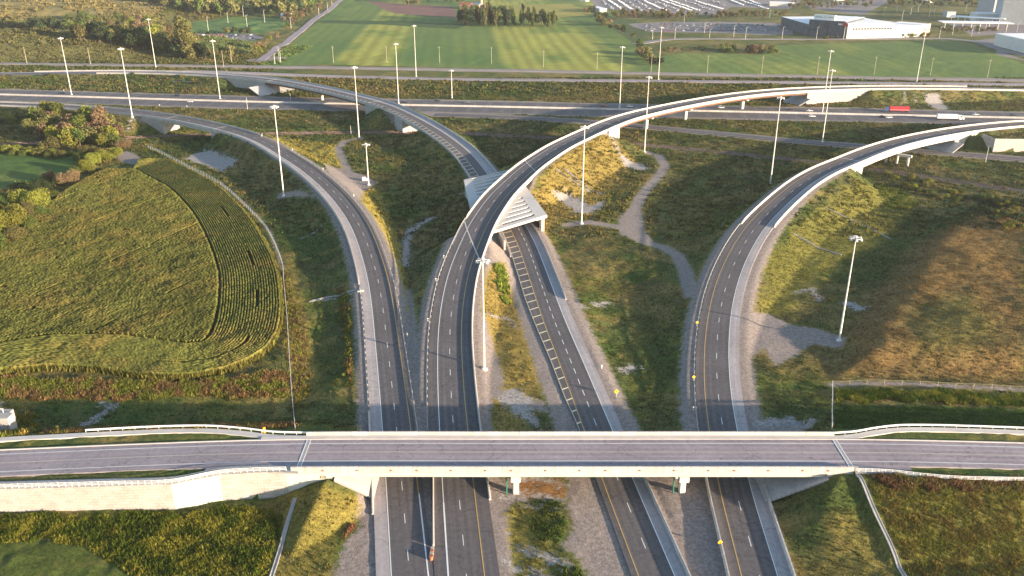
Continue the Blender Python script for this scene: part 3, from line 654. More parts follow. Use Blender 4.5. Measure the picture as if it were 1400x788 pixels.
# ramp beside the maize
strip('ramp_road', R1, -3.95, 4.9, 0, R1.len, M['asphalt']); strip('paved_shoulder', R1, -6.9, -3.96, 0, R1.len, M['shoulder'], .004)
marks(R1, -3.75, 0, R1.len, .22); marks(R1, 0, 3, R1.len, .16, dash=(3.6, 12.5)); q = R1.spx(570, 640)
marks(R1, 3.75, q - 10, R1.len, .2, 'yellow'); marks(R1, 3.85, 0, q - 10, .3)
# central flyover ramp
strip('ramp_road', R2, -6.6, 6.9, 0, R2.len, M['asphalt'])
q = R2.spx(606, 690); marks(R2, -3.75, q, R2.len, .2); marks(R2, -3.75, 0, q, .34); marks(R2, 0, 2, R2.len, .16, dash=(3.6, 12.5)); marks(R2, 3.75, 0, R2.len, .2, 'yellow')
# ramp that dives below the flyover
Y3 = lambda s: float(np.interp(s, R3.S, R3.p[:, 1]))
h0 = lambda s: float(np.interp(Y3(s), [150, 190, 202, 213, 236, 257, 284, 330, 460], [-5.2, -5.2, -5.5, -6.1, -6.4, -7.0, -7.9, -8.1, -8.1]))
c3 = R3.spx(700, 300); e3 = R3.s_of(-10, 420)
strip('ramp_road', R3, h0, 3.95, 0, e3, M['asphalt']); strip('paved_shoulder', R3, 3.96, 6.7, 0, e3, M['shoulder'], .004)
strip('ramp_road', R3, -8.1, 1.9, e3, R3.len, M['asphalt']); strip('paved_shoulder', R3, 1.91, 6.5, e3, R3.len, M['shoulder'], .004)
q0 = R3.spx(800, 590); q1 = R3.spx(812, 575)
marks(R3, 3.75, 0, e3, .26); marks(R3, 1.8, e3, R3.len, .16); marks(R3, 0, 4, q1, .16, dash=(3.6, 12.5)); marks(R3, 0, q1 + 6, e3, .22, dash=(3.2, 6.5))
marks(R3, -3.75, 0, e3, .2, 'yellow'); marks(R3, -3.4, e3, R3.len, .14); marks(R3, lambda s: h0(s) + .35, q0, e3, .13, 'cream'); 
V = []; F = []
for a in np.arange(q0 + 4, R3.len - 250, 6.2):
    l0 = h0(a) + .4; l1 = -3.85 if a < e3 else -3.5; k = (l1 - l0) * .55
    A = R3.at(a, l0, .035)[0]; B = R3.at(a + k, l1, .035)[0]; t = np.append(np.array(R3.tan(a)) * .66, 0); j = len(V)
    V += [A - t / 2, A + t / 2, B + t / 2, B - t / 2]; F.append((j, j+3, j+2, j+1))
obj('hatched_marking', V, F, M['cream'], kind='structure')
# right hand ramp
strip('ramp_road', R4, -6.3, 3.95, 0, R4.len, M['asphalt']); strip('paved_shoulder', R4, 3.96, 6.8, 0, R4.len, M['shoulder'], .004)
marks(R4, 3.75, 0, R4.len, .22); marks(R4, 0, 5, R4.len, .16, dash=(3.6, 12.5)); marks(R4, -3.75, 0, R4.len, .2, 'yellow')
# motorway
strip('motorway', HW, -22, 22, 0, HW.len, M['asphalt'], .05)
for l in (-21, -2.6, 2.6, 21): marks(HW, l, 0, HW.len, .2, dz=.08)
for l in (-17.4, -13.7, -10, -6.3, 6.3, 10, 13.7, 17.4): marks(HW, l, 0, HW.len, .16, dz=.08, dash=(4, 12.5))
strip('slip_road', RC, -4.6, 4.6, 6, RC.len, M['asphalt'], .1); marks(RC, -3.6, 50, RC.len, .18, dz=.13); marks(RC, 3.6, 50, RC.len, .18, dz=.13)
strip('service_road', RA, -4.2, 4.2, 0, RA.len, M['fargravel'], .05); strip('ramp_road', RB, -4.6, 4.6, 0, RB.len, M['asphalt_old'], .05); marks(RB, 3.6, 0, RB.len, .18, dz=.08)
def drape(line, a, b_, m, name, up=.25):
    L2 = Line([(p[0], p[1], 0) for p in line.p[::3]], 0); L2.p[:, 2] = np.maximum.reduce([HT(L2.p[:, 0] + o * L2.n[:, 0], L2.p[:, 1] + o * L2.n[:, 1]) for o in (a, 0, b_)]) + up
    strip(name, L2, a, b_, 0, L2.len, m); return L2
RD2 = drape(RD, -4.5, 4.5, M['asphalt_old'], 'country_road'); RE2 = drape(RE, -6, 6, M['asphalt_pale'], 'business_park_road')
# railway
strip('railway_bed', RAIL, -4.6, 4.6, 0, RAIL.len, M['ballast'], .05)
t = thing('railway_track', 'rusty double railway track running in the low cutting under the ramp bridges', 'railway track', RAIL.at(RAIL.len / 2)[0])
for c in (-2.2, 2.2):
    for g in (-.72, .72):
        o = sweep('rail', RAIL, [(c+g-.06, .1), (c+g-.06, .38), (c+g+.06, .38), (c+g+.06, .1)], 0, RAIL.len, M['rail'], step=6); o.parent = t; o.matrix_parent_inverse = t.matrix_world.inverted() if False else o.matrix_parent_inverse
        o.location = -t.location
mb = MB()
for s_ in np.arange(0, RAIL.len, 1.3):
    for c in (-2.2, 2.2):
        tx, ty = RAIL.tan(s_); p = RAIL.at(s_, c, .06)[0]; nx, ny = ty, -tx
        if not (-330 < p[0] < 420): continue
        cs_ = [(p[0]+nx*a+tx*b_, p[1]+ny*a+ty*b_) for a, b_ in ((-1.3,-.15),(1.3,-.15),(1.3,.15),(-1.3,.15))]; mb.prism(cs_, p[2], p[2] + .14)
o = mb.obj('sleeper', M['wood'], t, 'stuff'); o.location = -t.location
bpy.context.view_layer.update()

# ------------------------------------------------------------------ concrete barriers and guide rails
def child(o, t):
    o.parent = t; o.location = -t.location; return o
def barrier(line, lat, s0, s1, label, h=1.0, group=None, wide=1.0, m='barrier', taper0=0, taper1=0):
    def pf(s):
        k = 1.0
        if taper0: k = min(k, max(.3, (s - s0) / taper0 * .7 + .3))
        if taper1: k = min(k, max(.3, (s1 - s) / taper1 * .7 + .3))
        H = h * k; return [(lat-.28*wide,-.4),(lat-.28*wide,.08),(lat-.15*wide,.38*k),(lat-.13*wide,H),(lat+.13*wide,H),(lat+.15*wide,.38*k),(lat+.28*wide,.08),(lat+.28*wide,-.4)]
    o = sweep('concrete_barrier', line, pf, s0, s1, M[m]); tag(o, label, 'barrier', group); return o
barrier(R1, -7.2, R1.spx(492, 397), R1.len, 'long white concrete barrier of the leftmost ramp on the side of the maize field', taper0=4)
barrier(R1, 5.2, R1.spx(370, 203), R1.len, 'white concrete barrier on the motorway side of the leftmost ramp, starting near the tall mast', taper0=4)
barrier(R1, -7.15, R1.spx(506, 706), R1.spx(506, 561), 'short grey concrete barrier passing under the left end of the overpass beside the leftmost ramp', taper0=5, taper1=2)
barrier(R2, 7.2, R2.spx(676, 682), R2.len, 'bright white concrete barrier along the sunny right edge of the central flyover', taper0=5)
barrier(R2, -6.9, R2.spx(634, 302, 7), R2.spx(1320, 119, 6), 'white concrete barrier along the left edge of the central flyover, from its thick joint on', taper0=3)
barrier(R3, 6.95, R3.spx(768, 413), R3.spx(43, 97, 4), 'concrete barrier opposite the hatching on the ramp passing through the slotted frame', taper0=3)
barrier(R3, -8.4, R3.spx(695, 354), R3.spx(148, 97.4, 4), 'concrete barrier along the hatched edge of the ramp passing through the slotted frame', taper0=3)
barrier(R3, 6.6, 0, R3.spx(879, 655), 'pale concrete barrier right of the hatched ramp, in front of the overpass', taper1=3)
barrier(R4, -6.55, 0, R4.spx(962, 640), 'straight white concrete barrier left of the rightmost ramp, in front of the overpass')
barrier(R4, 7.05, 0, R4.spx(1033, 600), 'grey concrete barrier at the foot of the right abutment slope, beside the rightmost ramp', wide=1.3)
barrier(R4, -6.6, R4.spx(1011, 308, 5), R4.len, 'white concrete barrier on the inner edge of the rightmost ramp beyond the guide rail', taper0=3)
barrier(R4, 7.05, R4.spx(1056, 311.5, 5.5), R4.len, 'bright white concrete barrier on the sunny outer edge of the rightmost ramp', taper0=2)
barrier(HW, 0, 0, HW.len, 'long white median barrier down the middle of the motorway', h=1.25, wide=2.6)
gs = R1.spx(592, 745); 
gore = Line([P(592, 600), P(592, 655), P(592.5, 748)][::-1], 0)
barrier(gore, 0, 0, gore.len, 'concrete barrier between the two left ramps, ending in a crash cushion', h=.8, m='concrete_dim', wide=.8)
t = thing('crash_cushion', 'orange striped crash cushion at the end of the barrier between the two left ramps', 'crash cushion', P(590.5, 757))
for k in range(4): MB().box(-.4+.02*k, .4-.02*k, -1.6 + k*.8, -.95 + k*.8, 0, .7).obj('bay', M['orange'] if k % 2 == 0 else M['concrete_dim'], t)
MB().tube((0,-1.9,0), (0,-1.9,.9), .42, .42, 12).obj('nose', M['orange'], t)

def guiderail(line, lat, s0, s1, label, sp=4.0, side=-1):
    t = thing('guide_rail', label, 'guide rail', line.at(s0, lat)[0])
    o = sweep('rail_beam', line, [(lat-.05,.45),(lat-.09,.52),(lat-.05,.6),(lat-.09,.68),(lat-.05,.76),(lat+.02,.76),(lat+.02,.45)], s0, s1, M['steel']); child(o, t)
    n = int((s1 - s0) / sp) + 1; n = min(n, 98); base = None
    for q in np.linspace(s0, s1, n):
        p = line.at(q, lat + .14)[0]
        if base is None:
            base = MB().box(-.08,.08,-.1,.1,-.9,.74).obj('rail_post', M['wood'], t); c = base
        else: c = base.copy(); C.objects.link(c); c.parent = t
        c.location = [float(a) for a in (p - np.array(t.location))]; tx, ty = line.tan(q); c.rotation_euler = (0, 0, math.atan2(-tx, ty))
    return t
guiderail(R1, -7.2, R1.spx(506, 563) + 2, R1.spx(492, 397) - 1, 'steel guide rail left of the leftmost ramp, between its two concrete barriers')
guiderail(R1, 5.5, R1.spx(560, 600), R1.spx(380, 208, 8), 'steel guide rail on the gravel verge right of the leftmost ramp', 6)
guiderail(R2, -6.95, R2.spx(588, 590), R2.spx(634, 302, 7) - 1, 'steel guide rail on the left verge of the central ramp below the flyover')
guiderail(R4, -6.75, R4.spx(950, 590), R4.spx(1011, 308, 5) - 1, 'pale steel guide rail along the inner curve of the rightmost ramp')

# ------------------------------------------------------------------ bridges
def bridge(name, label, line, B, l, r, joints=True, girder='weather', wallm='panel', inset=1.0, deep=.95):
    s0, sa, sb, s1 = B; t = thing(name, label, 'bridge', line.at(sa)[0])
    child(sweep('deck', line, [(-l-.33,-.06),(r+.33,-.06),(r+.33,-deep),(r-.7,-deep-.15),(-l+.7,-deep-.15),(-l-.33,-deep)], s0, s1, M['barrier']), t)
    for g in np.linspace(-l + inset, r - inset, 5): child(sweep('girder', line, [(g-.35,-1.08),(g+.35,-1.08),(g+.35,-1.2),(g+.12,-1.25),(g+.12,-2.3),(g+.4,-2.35),(g+.4,-2.5),(g-.4,-2.5),(g-.4,-2.35),(g-.12,-2.3),(g-.12,-1.25),(g-.35,-1.2)], sa - .5, sb + .5, M[girder]), t)
    for a, b_ in ((s0, sa), (sb, s1)): child(sweep('abutment', line, [(-l-.22,-.9),(r+.22,-.9),(r+.22,-13),(-l-.22,-13)], a, b_, M[wallm]), t)
    if joints:
        for q in (sa, sb): child(sweep('expansion_joint', line, [(-l+.1,.02),(r-.1,.02),(r-.1,.045),(-l+.1,.045)], q - .3, q + .3, M['concrete'], step=.6), t)
    return t
def pier(t, p, ang, z, w_, label=None, capw=9., cw=1.8, name='pier', base=-1.5):
    """hammerhead pier: column and tapering cap, cap runs along angle ang"""
    g = bpy.data.objects.new(name, None) if False else None
    ca, sa_ = math.cos(ang), math.sin(ang); o3 = np.array(t.location)
    def loc(x, y): return (p[0] + x*ca - y*sa_ - o3[0], p[1] + x*sa_ + y*ca - o3[1])
    mb = MB(); h = cw / 2; c8 = [(-h, -h*.7), (-h*.7, -h), (h*.7, -h), (h, -h*.7), (h, h*.7), (h*.7, h), (-h*.7, h), (-h, h*.7)]
    mb.prism([loc(x, y) for x, y in c8], base - o3[2], z - 1.9 - o3[2]); pr_ = mb.obj(name, M['concrete'], t)
    m2 = MB(); V = []
    for yy in (-h*.85, h*.85):
        for x, zz in ((-h*1.1, z-2.1), (h*1.1, z-2.1), (capw/2, z-1.0), (capw/2, z), (-capw/2, z), (-capw/2, z-1.0)):
            a = loc(x, yy); V.append((a[0], a[1], zz - o3[2]))
    F = [(0,1,2,3,4,5)[::-1], (6,7,8,9,10,11)] + [(i, (i+1) % 6, 6 + (i+1) % 6, 6 + i) for i in range(6)]
    c = obj('pier_cap', V, F, M['concrete'], pr_); return pr_
def lineang(line, s_): tx, ty = line.tan(s_); return math.atan2(-tx, ty)
t = bridge('ramp_bridge', 'short ramp bridge over the railway at the upper left, near the wooded patch', R1, B1, 6.9, 5.1, girder='concrete')
t = bridge('flyover_bridge', 'long curved flyover bridge over railway, slip road and motorway, on three hammerhead piers', R2, B2, 6.8, 7.1)
for u, v in ((893, 177), (953, 166), (1029, 152.5)):
    q = R2.spx(u, v); p = R2.at(q)[0]; pier(t, p, lineang(R2, q), p[2] - 2.5, 0, capw=11, cw=2.6)
bridge('ramp_bridge', 'small bridge carrying the hatched ramp over the railway', R3, B3a, 8.2, 6.7, girder='concrete', joints=False)
t = bridge('ramp_bridge', 'bridge carrying the hatched ramp over the motorway, with one pier standing in the median', R3, B3b, 8.2, 6.7)
q = R3.s_of(*P(426, 139.5)[:2]); p = R3.at(q)[0]; pier(t, p, lineang(R3, q), p[2] - 2.5, 0, capw=12, cw=2.0)
t = bridge('ramp_bridge', 'white sided bridge of the rightmost ramp over the railway, on round columns', R4, B4, 6.6, 6.95, girder='concrete', inset=.6, deep=2.9)
for k, (u, v) in enumerate(((1217, 222), (1232, 224), (1247, 227))):
    p = P(u, v, .8) + np.array([-1.9, 1.9, 0]); tp = 5.2
    o = MB().tube(p - np.array(t.location) - (0, 0, 1.5), p + np.array([0, 0, tp]) - np.array(t.location), .75, .75, 12).obj('column', M['concrete'], t, smooth=True)
a = P(1217, 222, .8) + np.array([-1.9, 1.9, 0]); b_ = P(1247, 227, .8) + np.array([-1.9, 1.9, 0]); d = (b_ - a) / np.linalg.norm(b_ - a); nn = np.array([-d[1], d[0], 0]) * .8
cs_ = [a - d*2.5 + nn, a - d*2.5 - nn, b_ + d*1.6 - nn, b_ + d*1.6 + nn]; o3 = np.array(t.location)
MB().prism([tuple((c - o3)[:2]) for c in cs_], 5.3 - o3[2], 6.5 - o3[2]).obj('pier_cap', M['concrete'], t)

t = thing('retaining_wall', 'cream panelled wall beside the slip road below the rightmost ramp', 'retaining wall', P(1357, 208, .3))
rp_ = [P(u, v, .3) for u, v in ((1339, 202), (1357, 208), (1400, 207), (1470, 205))]; rh_ = [8.4, 8.0, 7.4, 6.9]; o3 = np.array(t.location)
for k in range(3):
    a, b_ = rp_[k] - o3, rp_[k+1] - o3; d = b_ - a; L = np.hypot(*d[:2]); d /= L; n = np.array([-d[1], d[0], 0]) * .6; V = []
    for q, h_ in ((a, rh_[k]), (b_, rh_[k+1])):
        for e in (q, q + n): V += [(e[0], e[1], -2), (e[0], e[1], h_)]
    obj('wall_panel', V, [(0,4,5,1), (2,3,7,6), (0,1,3,2), (4,6,7,5), (1,5,7,3), (0,2,6,4)], M['panel'], t, [(0,0),(0,9),(0,0),(0,9),(L,0),(L,9),(L,0),(L,9)])

def sheet(name, pts, m, up=.12, sub=(10, 8), kind='structure', uvs=None, flat=False):
    """a four cornered slab of paving laid on the ground between four points (a,b,c,d)"""
    a, b_, c, d = [np.array(p, float) for p in pts]; nu, nv = sub; V = []; UV = []
    W = np.linalg.norm(b_ - a); H = np.linalg.norm(d - a)
    for j in range(nv + 1):
        for i in range(nu + 1):
            s_, t_ = i / nu, j / nv; p = (a*(1-s_) + b_*s_)*(1-t_) + (d*(1-s_) + c*s_)*t_
            if not flat: p[2] = float(HT(p[0], p[1]))
            p[2] += up; V.append(p); UV.append((s_ * W, t_ * H))
    F = [(j*(nu+1)+i, j*(nu+1)+i+1, (j+1)*(nu+1)+i+1, (j+1)*(nu+1)+i) for j in range(nv) for i in range(nu)]
    n0 = len(V); V2 = V + [v - np.array([0, 0, .5]) for v in V]; UV = UV + UV
    rim = list(range(nu+1)) + [(j+1)*(nu+1)-1 for j in range(1, nv+1)] + [nv*(nu+1)+i for i in range(nu-1, -1, -1)] + [j*(nu+1) for j in range(nv-1, 0, -1)]
    for k in range(len(rim)): i0, i1 = rim[k], rim[(k+1) % len(rim)]; F.append((i0, i0 + n0, i1 + n0, i1))
    return obj(name, V2, F, m, None, UV, kind=kind)
# pale slope paving in front of the bridge abutments on the motorway side
def lateral_slope(line, s_face, sgn, l, r, run, z0, z1, name='slope_paving', m=M['slab']):
    P4 = [line.at(s_face, l)[0], line.at(s_face, r)[0], line.at(s_face + sgn * run, r)[0], line.at(s_face + sgn * run, l)[0]]
    for p, z in zip(P4, (z1, z1, z0, z0)): p[2] = z
    if sgn < 0: P4 = [P4[1], P4[0], P4[3], P4[2]]
    return sheet(name, P4, m, .05, (4, 4), flat=True)
for ln, face, sg, l, r in ((R3, B3b[2], -1, -24, 16), (R2, B2[2], -1, -9, 11), (R4, B4[2], -1, -8, 13)):
    p = ln.at(face)[0]; lateral_slope(ln, face + sg * -.5, sg, l, r, 11 if ln is not R3 else 16, .0, 4.8 if ln is not R3 else 5.6)

# ------------------------------------------------------------------ slotted concrete frame over the lower ramp
A_, B_, C_, D_ = P(634, 246, 8.6), P(701, 231, 8.8), P(748, 294, 7.7), P(652, 323, 7.4)
t = thing('portal_frame', 'white concrete frame with a slotted roof carrying the flyover over the lower ramp', 'concrete frame', ((C_ + D_) / 2)[:2].tolist() + [1.2])
o3 = np.array(t.location)
def rp(a, b_):     # a: 0 left .. 1 right, b: 0 near .. 1 far
    return (D_*(1-a) + C_*a)*(1-b_) + (A_*(1-a) + B_*a)*b_
Lw = np.linalg.norm(C_ - B_); nsl = int(Lw / 4.9)
def slab(q4, th=1.1, name='roof_beam'):
    q4 = [np.array(q) - o3 for q in q4]
    V = [tuple(q) for q in q4] + [(q[0], q[1], q[2] - th) for q in q4]
    return obj(name, V, [(0,1,2,3), (7,6,5,4), (0,4,5,1), (1,5,6,2), (2,6,7,3), (3,7,4,0)], M['concrete'], t)
slab([rp(0,0), rp(.16,0), rp(.16,1), rp(0,1)], 1.3, 'edge_beam'); slab([rp(.84,0), rp(1,0), rp(1,1), rp(.84,1)], 1.3, 'edge_beam')
for k in range(nsl + 1):
    b0 = 0 if k == 0 else (k * 4.9 - .5) / Lw + .02; b1 = (k * 4.9 + 2.5) / Lw + .02
    if k == 0: b1 = 3.2 / Lw
    b1 = min(b1, 1)
    if b1 - b0 < .01: continue
    slab([rp(.1605,b0), rp(.8395,b0), rp(.8395,b1), rp(.1605,b1)], 1.0)
# solid infill below the flyover's edges
for k in range(nsl + 1):
    b0 = (k * 4.9 + 2.5) / Lw + .02; b1 = ((k + 1) * 4.9 - .5) / Lw + .02; b1 = min(b1, 1.0)
    if b0 > .97: continue
    aa = np.linspace(.16, .84, 60); mid = (b0 + b1) / 2; pts = np.array([rp(a, mid) for a in aa])
    dd, zz, qq, lt = R2.query(pts[:, 0], pts[:, 1], None, None, 60); ins = (np.abs(lt) < 9.6)
    if ins.any():
        a0, a1 = aa[ins][0], aa[ins][-1]; slab([rp(a0,b0+1e-4), rp(a1,b0+1e-4), rp(a1,b1-1e-4), rp(a0,b1-1e-4)], .9, 'infill_slab')
def wallseg(p, q, th, zt, zb, name='frame_wall', m='panel'):
    p = np.array(p) - o3; q = np.array(q) - o3; d = (q - p); L = np.hypot(d[0], d[1]); d /= L; n = np.array([-d[1], d[0], 0]) * th / 2
    zt0, zt1 = (zt if hasattr(zt, '__len__') else (zt, zt)); V = []
    for P0, z in ((p, zt0), (q, zt1)):
        for s_ in (-1, 1): 
            a = P0 + n * s_; V += [(a[0], a[1], zb - o3[2]), (a[0], a[1], z - o3[2])]
    return obj(name, V, [(0,1,5,4), (2,6,7,3), (0,2,3,1), (4,5,7,6), (1,3,7,5), (0,4,6,2)], M[m], t, [(0,0),(0,9),(0,0),(0,9),(L,0),(L,9),(L,0),(L,9)])
wallseg(rp(.965, .02), rp(.965, .99), .8, (6.35, 7.5), -1.5)
wl0 = R3.at(R3.s_of(7, 331), -10.2)[0]; wallseg((wl0[0], wl0[1], 0), rp(.03, .99), .8, (6.1, 7.3), -1.5)
for b_ in (.0, .045):
    p = rp(.93, b_) - o3; MB().box(p[0]-.45, p[0]+.45, p[1]-.1, p[1]+.8, -2.5, p[2]-1.2).obj('frame_column', M['concrete'], t)
# flyover deck over the frame, and its thick skewed joint
t2 = thing('flyover_deck', 'flyover deck section resting on the slotted concrete frame', 'bridge deck', R2.at(sx0)[0])
child(sweep('deck', R2, [(-7.1,-.06),(7.45,-.06),(7.45,-1.0),(-7.1,-1.0)], sx0 - 4, sx1 + 3, M['concrete']), t2)
a = P(635.5, 303, 8.2); b_ = P(655, 356, 6.6); 
def crossband(a, b_, w_, name, par, off=.05):
    o3_ = np.array(par.location); sa = R2.s_of(a[0], a[1]); sb_ = R2.s_of(b_[0], b_[1]); V = []
    for k in range(9):
        f_ = k / 8; s_ = sa * (1 - f_) + sb_ * f_; l = -6.6 + 13.4 * f_; tx, ty = R2.tan(s_)
        for e in (-w_/2, w_/2): V.append(R2.at(s_ + e, l, off)[0] - o3_)
    return obj(name, V, [(2*k, 2*k+1, 2*k+3, 2*k+2) for k in range(8)], M['concrete'], par)
crossband(a, b_, 1.5, 'expansion_joint', t2); crossband(P(721, 219.5, 10), P(731, 235, 10), .8, 'expansion_joint', t2)

# ------------------------------------------------------------------ road overpass in the foreground
def slat(s, a, b_): return a
OL = OV.len
jl, jr = OV.s_of(-49.7, 174), OV.s_of(80.6, 174)
strip('overpass_road', OV, -5.5, 7.1, jl, jr, M['asphalt_old']); strip('approach_road', OV, -5.5, 5.6, 0, jl - .01, M['asphalt_old']); strip('approach_road', OV, -5.5, 5.6, jr + .01, OL, M['asphalt_old'])
strip('approach_road', OV, 5.61, 7.05, jl - 22, jl - .01, M['asphalt_old']); strip('approach_road', OV, 5.61, 7.05, jr + .01, jr + 14, M['asphalt_old'])
for l, m in ((-3.75, 'white'), (3.75, 'white')): marks(OV, l, 0, OL, .2, m)
marks(OV, 0, 0, OL, .3, 'palecentre')
sweep('kerb', OV, [(-5.5,-.3),(-5.5,.16),(-5.8,.17),(-5.8,-.3)], 0, jl - 12, M['concrete'], kind='structure'); sweep('kerb', OV, [(-5.5,-.3),(-5.5,.16),(-5.8,.17),(-5.8,-.3)], jr + 3, OL, M['concrete'], kind='structure')
sweep('pavement', OV, [(-5.5,-.05),(-5.5,.17),(-7.1,.19),(-7.1,-.05)], jl - 12, jr + 3, M['concrete'], kind='structure')
ob = thing('road_overpass', 'long straight road overpass with white parapets crossing all four ramps', 'overpass', OV.at(jl)[0])
q0, q1 = OV.s_of(-42, 174), OV.s_of(73.5, 174)
child(sweep('deck', OV, [(-7.55,-.06),(7.78,-.06),(7.78,-.85),(7.0,-1.0),(-6.9,-1.0),(-7.55,-.85)], jl, jr, M['barrier']), ob)
for g in np.linspace(-6.2, 6.9, 6): child(sweep('girder', OV, [(g-.45,-.98),(g+.45,-.98),(g+.45,-1.15),(g+.14,-1.25),(g+.14,-1.75),(g+.42,-1.85),(g+.42,-2.0),(g-.42,-2.0),(g-.42,-1.85),(g-.14,-1.75),(g-.14,-1.25),(g-.45,-1.15)], q0 - .5, q1 + .5, M['concrete']), ob)
child(sweep('parapet', OV, [(7.77,-.1),(7.77,1.0),(7.35,1.05),(7.25,.4),(7.08,.1),(7.08,-.05)], jl - 1.5, jr + 1, M['barrier']), ob)
child(sweep('parapet', OV, [(-7.12,-.05),(-7.15,1.12),(-7.5,1.12),(-7.54,-.05)], jl - 1, jr + .5, M['barrier']), ob)
for q in (jl, jr): child(sweep('expansion_joint', OV, [(-5.4,.02),(7.0,.02),(7.0,.05),(-5.4,.05)], q - .55, q + .55, M['concrete_dim'], step=.5), ob)
for q in (jl, jr): 
    for e in (-.45, .45): child(sweep('joint_edge', OV, [(-5.4,.04),(7.0,.04),(7.0,.07),(-5.4,.07)], q + e - .1, q + e + .1, M['white'], step=.2), ob)
# abutments and wing walls in the plane of the near parapet
for a, b_ in ((jl - 3, q0), (q1, jr + .5)):
    child(sweep('abutment', OV, [(-7.3,-.9),(7.70,-.9),(7.70,-7.6),(-7.3,-7.6)], a, b_, M['concrete']), ob)
# fascia joints and small red markers on the near parapet
nm = 0
for u in np.arange(-47.5, 80, 3.7):
    q = OV.s_of(u, 174); p = OV.at(q, 7.785, 0)[0] - np.array(ob.location); nm += 1
    if nm % 2 == 0: MB().add([(p[0]-.42,p[1]-.03,p[2]+.02),(p[0]+.42,p[1]-.03,p[2]+.02),(p[0],p[1]-.03,p[2]+.42),(p[0]-.2,p[1]-.22,p[2]+.02),(p[0]+.2,p[1]-.22,p[2]+.02)],[(0,1,2),(0,3,4,1),(0,2,3),(1,4,2),(2,4,3)]).obj('red_marker', M['brick_red'], ob)
    else: MB().box(p[0]-.04, p[0]+.04, p[1]-.012, p[1]+.2, p[2]-.1, p[2]+1.0).obj('parapet_joint', M['concrete_dim'], ob)
for uu, cw, mir in ((.9, 1.5, 1), (40.6, 1.5, 1)):
    for yy in (168.6, 174.5, 180.2):
        pp = np.array([uu, yy, 0]) - np.array(ob.location); zt = 5.25 - ob.location[2]
        pr_ = MB().prism([(pp[0]+x*cw/2, pp[1]+y*cw/2) for x, y in ((-1,-.7),(-.7,-1),(.7,-1),(1,-.7),(1,.7),(.7,1),(-.7,1),(-1,.7))], -1.5 - ob.location[2], zt - 1.3).obj('pier', M['concrete'], ob)
    MB().box(uu - 1.15 - ob.location[0], uu + 1.15 - ob.location[0], 166.7 - ob.location[1], 181.5 - ob.location[1], zt - 1.45, zt + .02).obj('pier_cap', M['concrete'], ob)
    px_ = uu - 2.2 - ob.location[0]; MB().tube((px_, 168 - ob.location[1], -1 - ob.location[2]), (px_, 168 - ob.location[1], zt), .17, .17, 8).obj('drain_pipe', M['green'], ob)
# worn relief crest on each wing wall
for x0 in (-44.8, 77.2):
    q = OV.s_of(x0, 174); p = OV.at(q, 7.79, -1.75)[0] - np.array(ob.location)
    cr = MB().prism([(p[0]-.62,p[1]-.03),(p[0]+.62,p[1]-.03),(p[0]+.62,p[1]+.1),(p[0]-.62,p[1]+.1)], p[2]-.42, p[2]-.36).obj('crest', M['bronze'], ob)
    mb = MB()
    for sx in (-1, 1): mb.box(p[0]+sx*.55-.09, p[0]+sx*.55+.09, p[1]-.06, p[1]+.02, p[2]-.3, p[2]+.42)
    mb.add([(p[0]-.3,p[1]-.06,p[2]+.2),(p[0]+.3,p[1]-.06,p[2]+.2),(p[0],p[1]-.06,p[2]-.32),(p[0],p[1]+.05,p[2]+.1)], [(0,2,1),(0,1,3),(1,2,3),(2,0,3)])
    mb.box(p[0]-.18, p[0]+.18, p[1]-.06, p[1]+.02, p[2]+.32, p[2]+.5); o = mb.obj('relief', M['bronze'], cr)
# slope paving under both ends
def quadsheet(name, pts, m): return sheet(name, pts, m, .02, (6, 10), flat=True)
quadsheet('slope_paving', [(-41.6,165.6,5.3),(-41.6,182,5.3),(-32.6,182,.15),(-32.6,165.6,.15)][::-1], M['flute'])
quadsheet('slope_paving', [(59.6,164.2,.25),(59.6,182,.25),(74.0,182,5.6),(74.0,165.4,5.6)][::-1], M['slab'])

# ------------------------------------------------------------------ retaining wall, its railing, footways
WP = [(-170,158.6,0),(-150,159.4,0),(-121,160.6,0),(-90,161.4,0),(-78,161.8,0),(-68,165.2,0),(-60,166.0,0),(-52.8,166.3,0)]
WP = [np.array(p, float) for p in WP]
tz = lambda x: float(np.interp(x, OV.p[:, 0], OV.p[:, 2])) + .0
rw = thing('retaining_wall', 'long cream panelled retaining wall holding up the left approach road', 'retaining wall', (-121, 160.6, 0))
o3 = np.array(rw.location)
for k in range(len(WP) - 1):
    a, b_ = WP[k], WP[k+1]; d = (b_ - a); L = np.hypot(d[0], d[1]); d /= L; n = np.array([-d[1], d[0], 0]); z0, z1 = tz(a[0]) - .05, tz(b_[0]) - .05
    V = []
    for q, z in ((a, z0), (b_, z1)):
        for off in (0, .55): p = q + n * off - o3; V += [(p[0], p[1], -1.5), (p[0], p[1], z)]
    acc = sum(np.hypot(*(WP[i+1] - WP[i])[:2]) for i in range(k)); UV = [(acc,0),(acc,8),(acc,0),(acc,8),(acc+L,0),(acc+L,8),(acc+L,0),(acc+L,8)]
    o = obj('wall_panel', V, [(0,4,5,1), (2,3,7,6), (0,1,3,2), (4,6,7,5), (1,5,7,3), (0,2,6,4)], M['flute'] if k == 4 else M['panel'], rw, UV)
    if k == 4: o['label'] = 'brighter ribbed angled panel'
def ribbon(name, pts, w_, m, zf, th=.14, kind='structure'):
    ln = Line([(p[0], p[1], 0) for p in pts], 1.2, 1.0); ln.p[:, 2] = [zf(x) for x in ln.p[:, 0]]
    return strip(name, ln, -w_/2, w_/2, 0, ln.len, m, 0, kind, .4, 1.0), ln
ribbon('footway', [(x, y + 1.65) for x, y, _ in WP[:-1]] + [(-57, 167.4), (-50, 167.0)], 2.6, M['concrete_dim'], lambda x: tz(x) + .05)
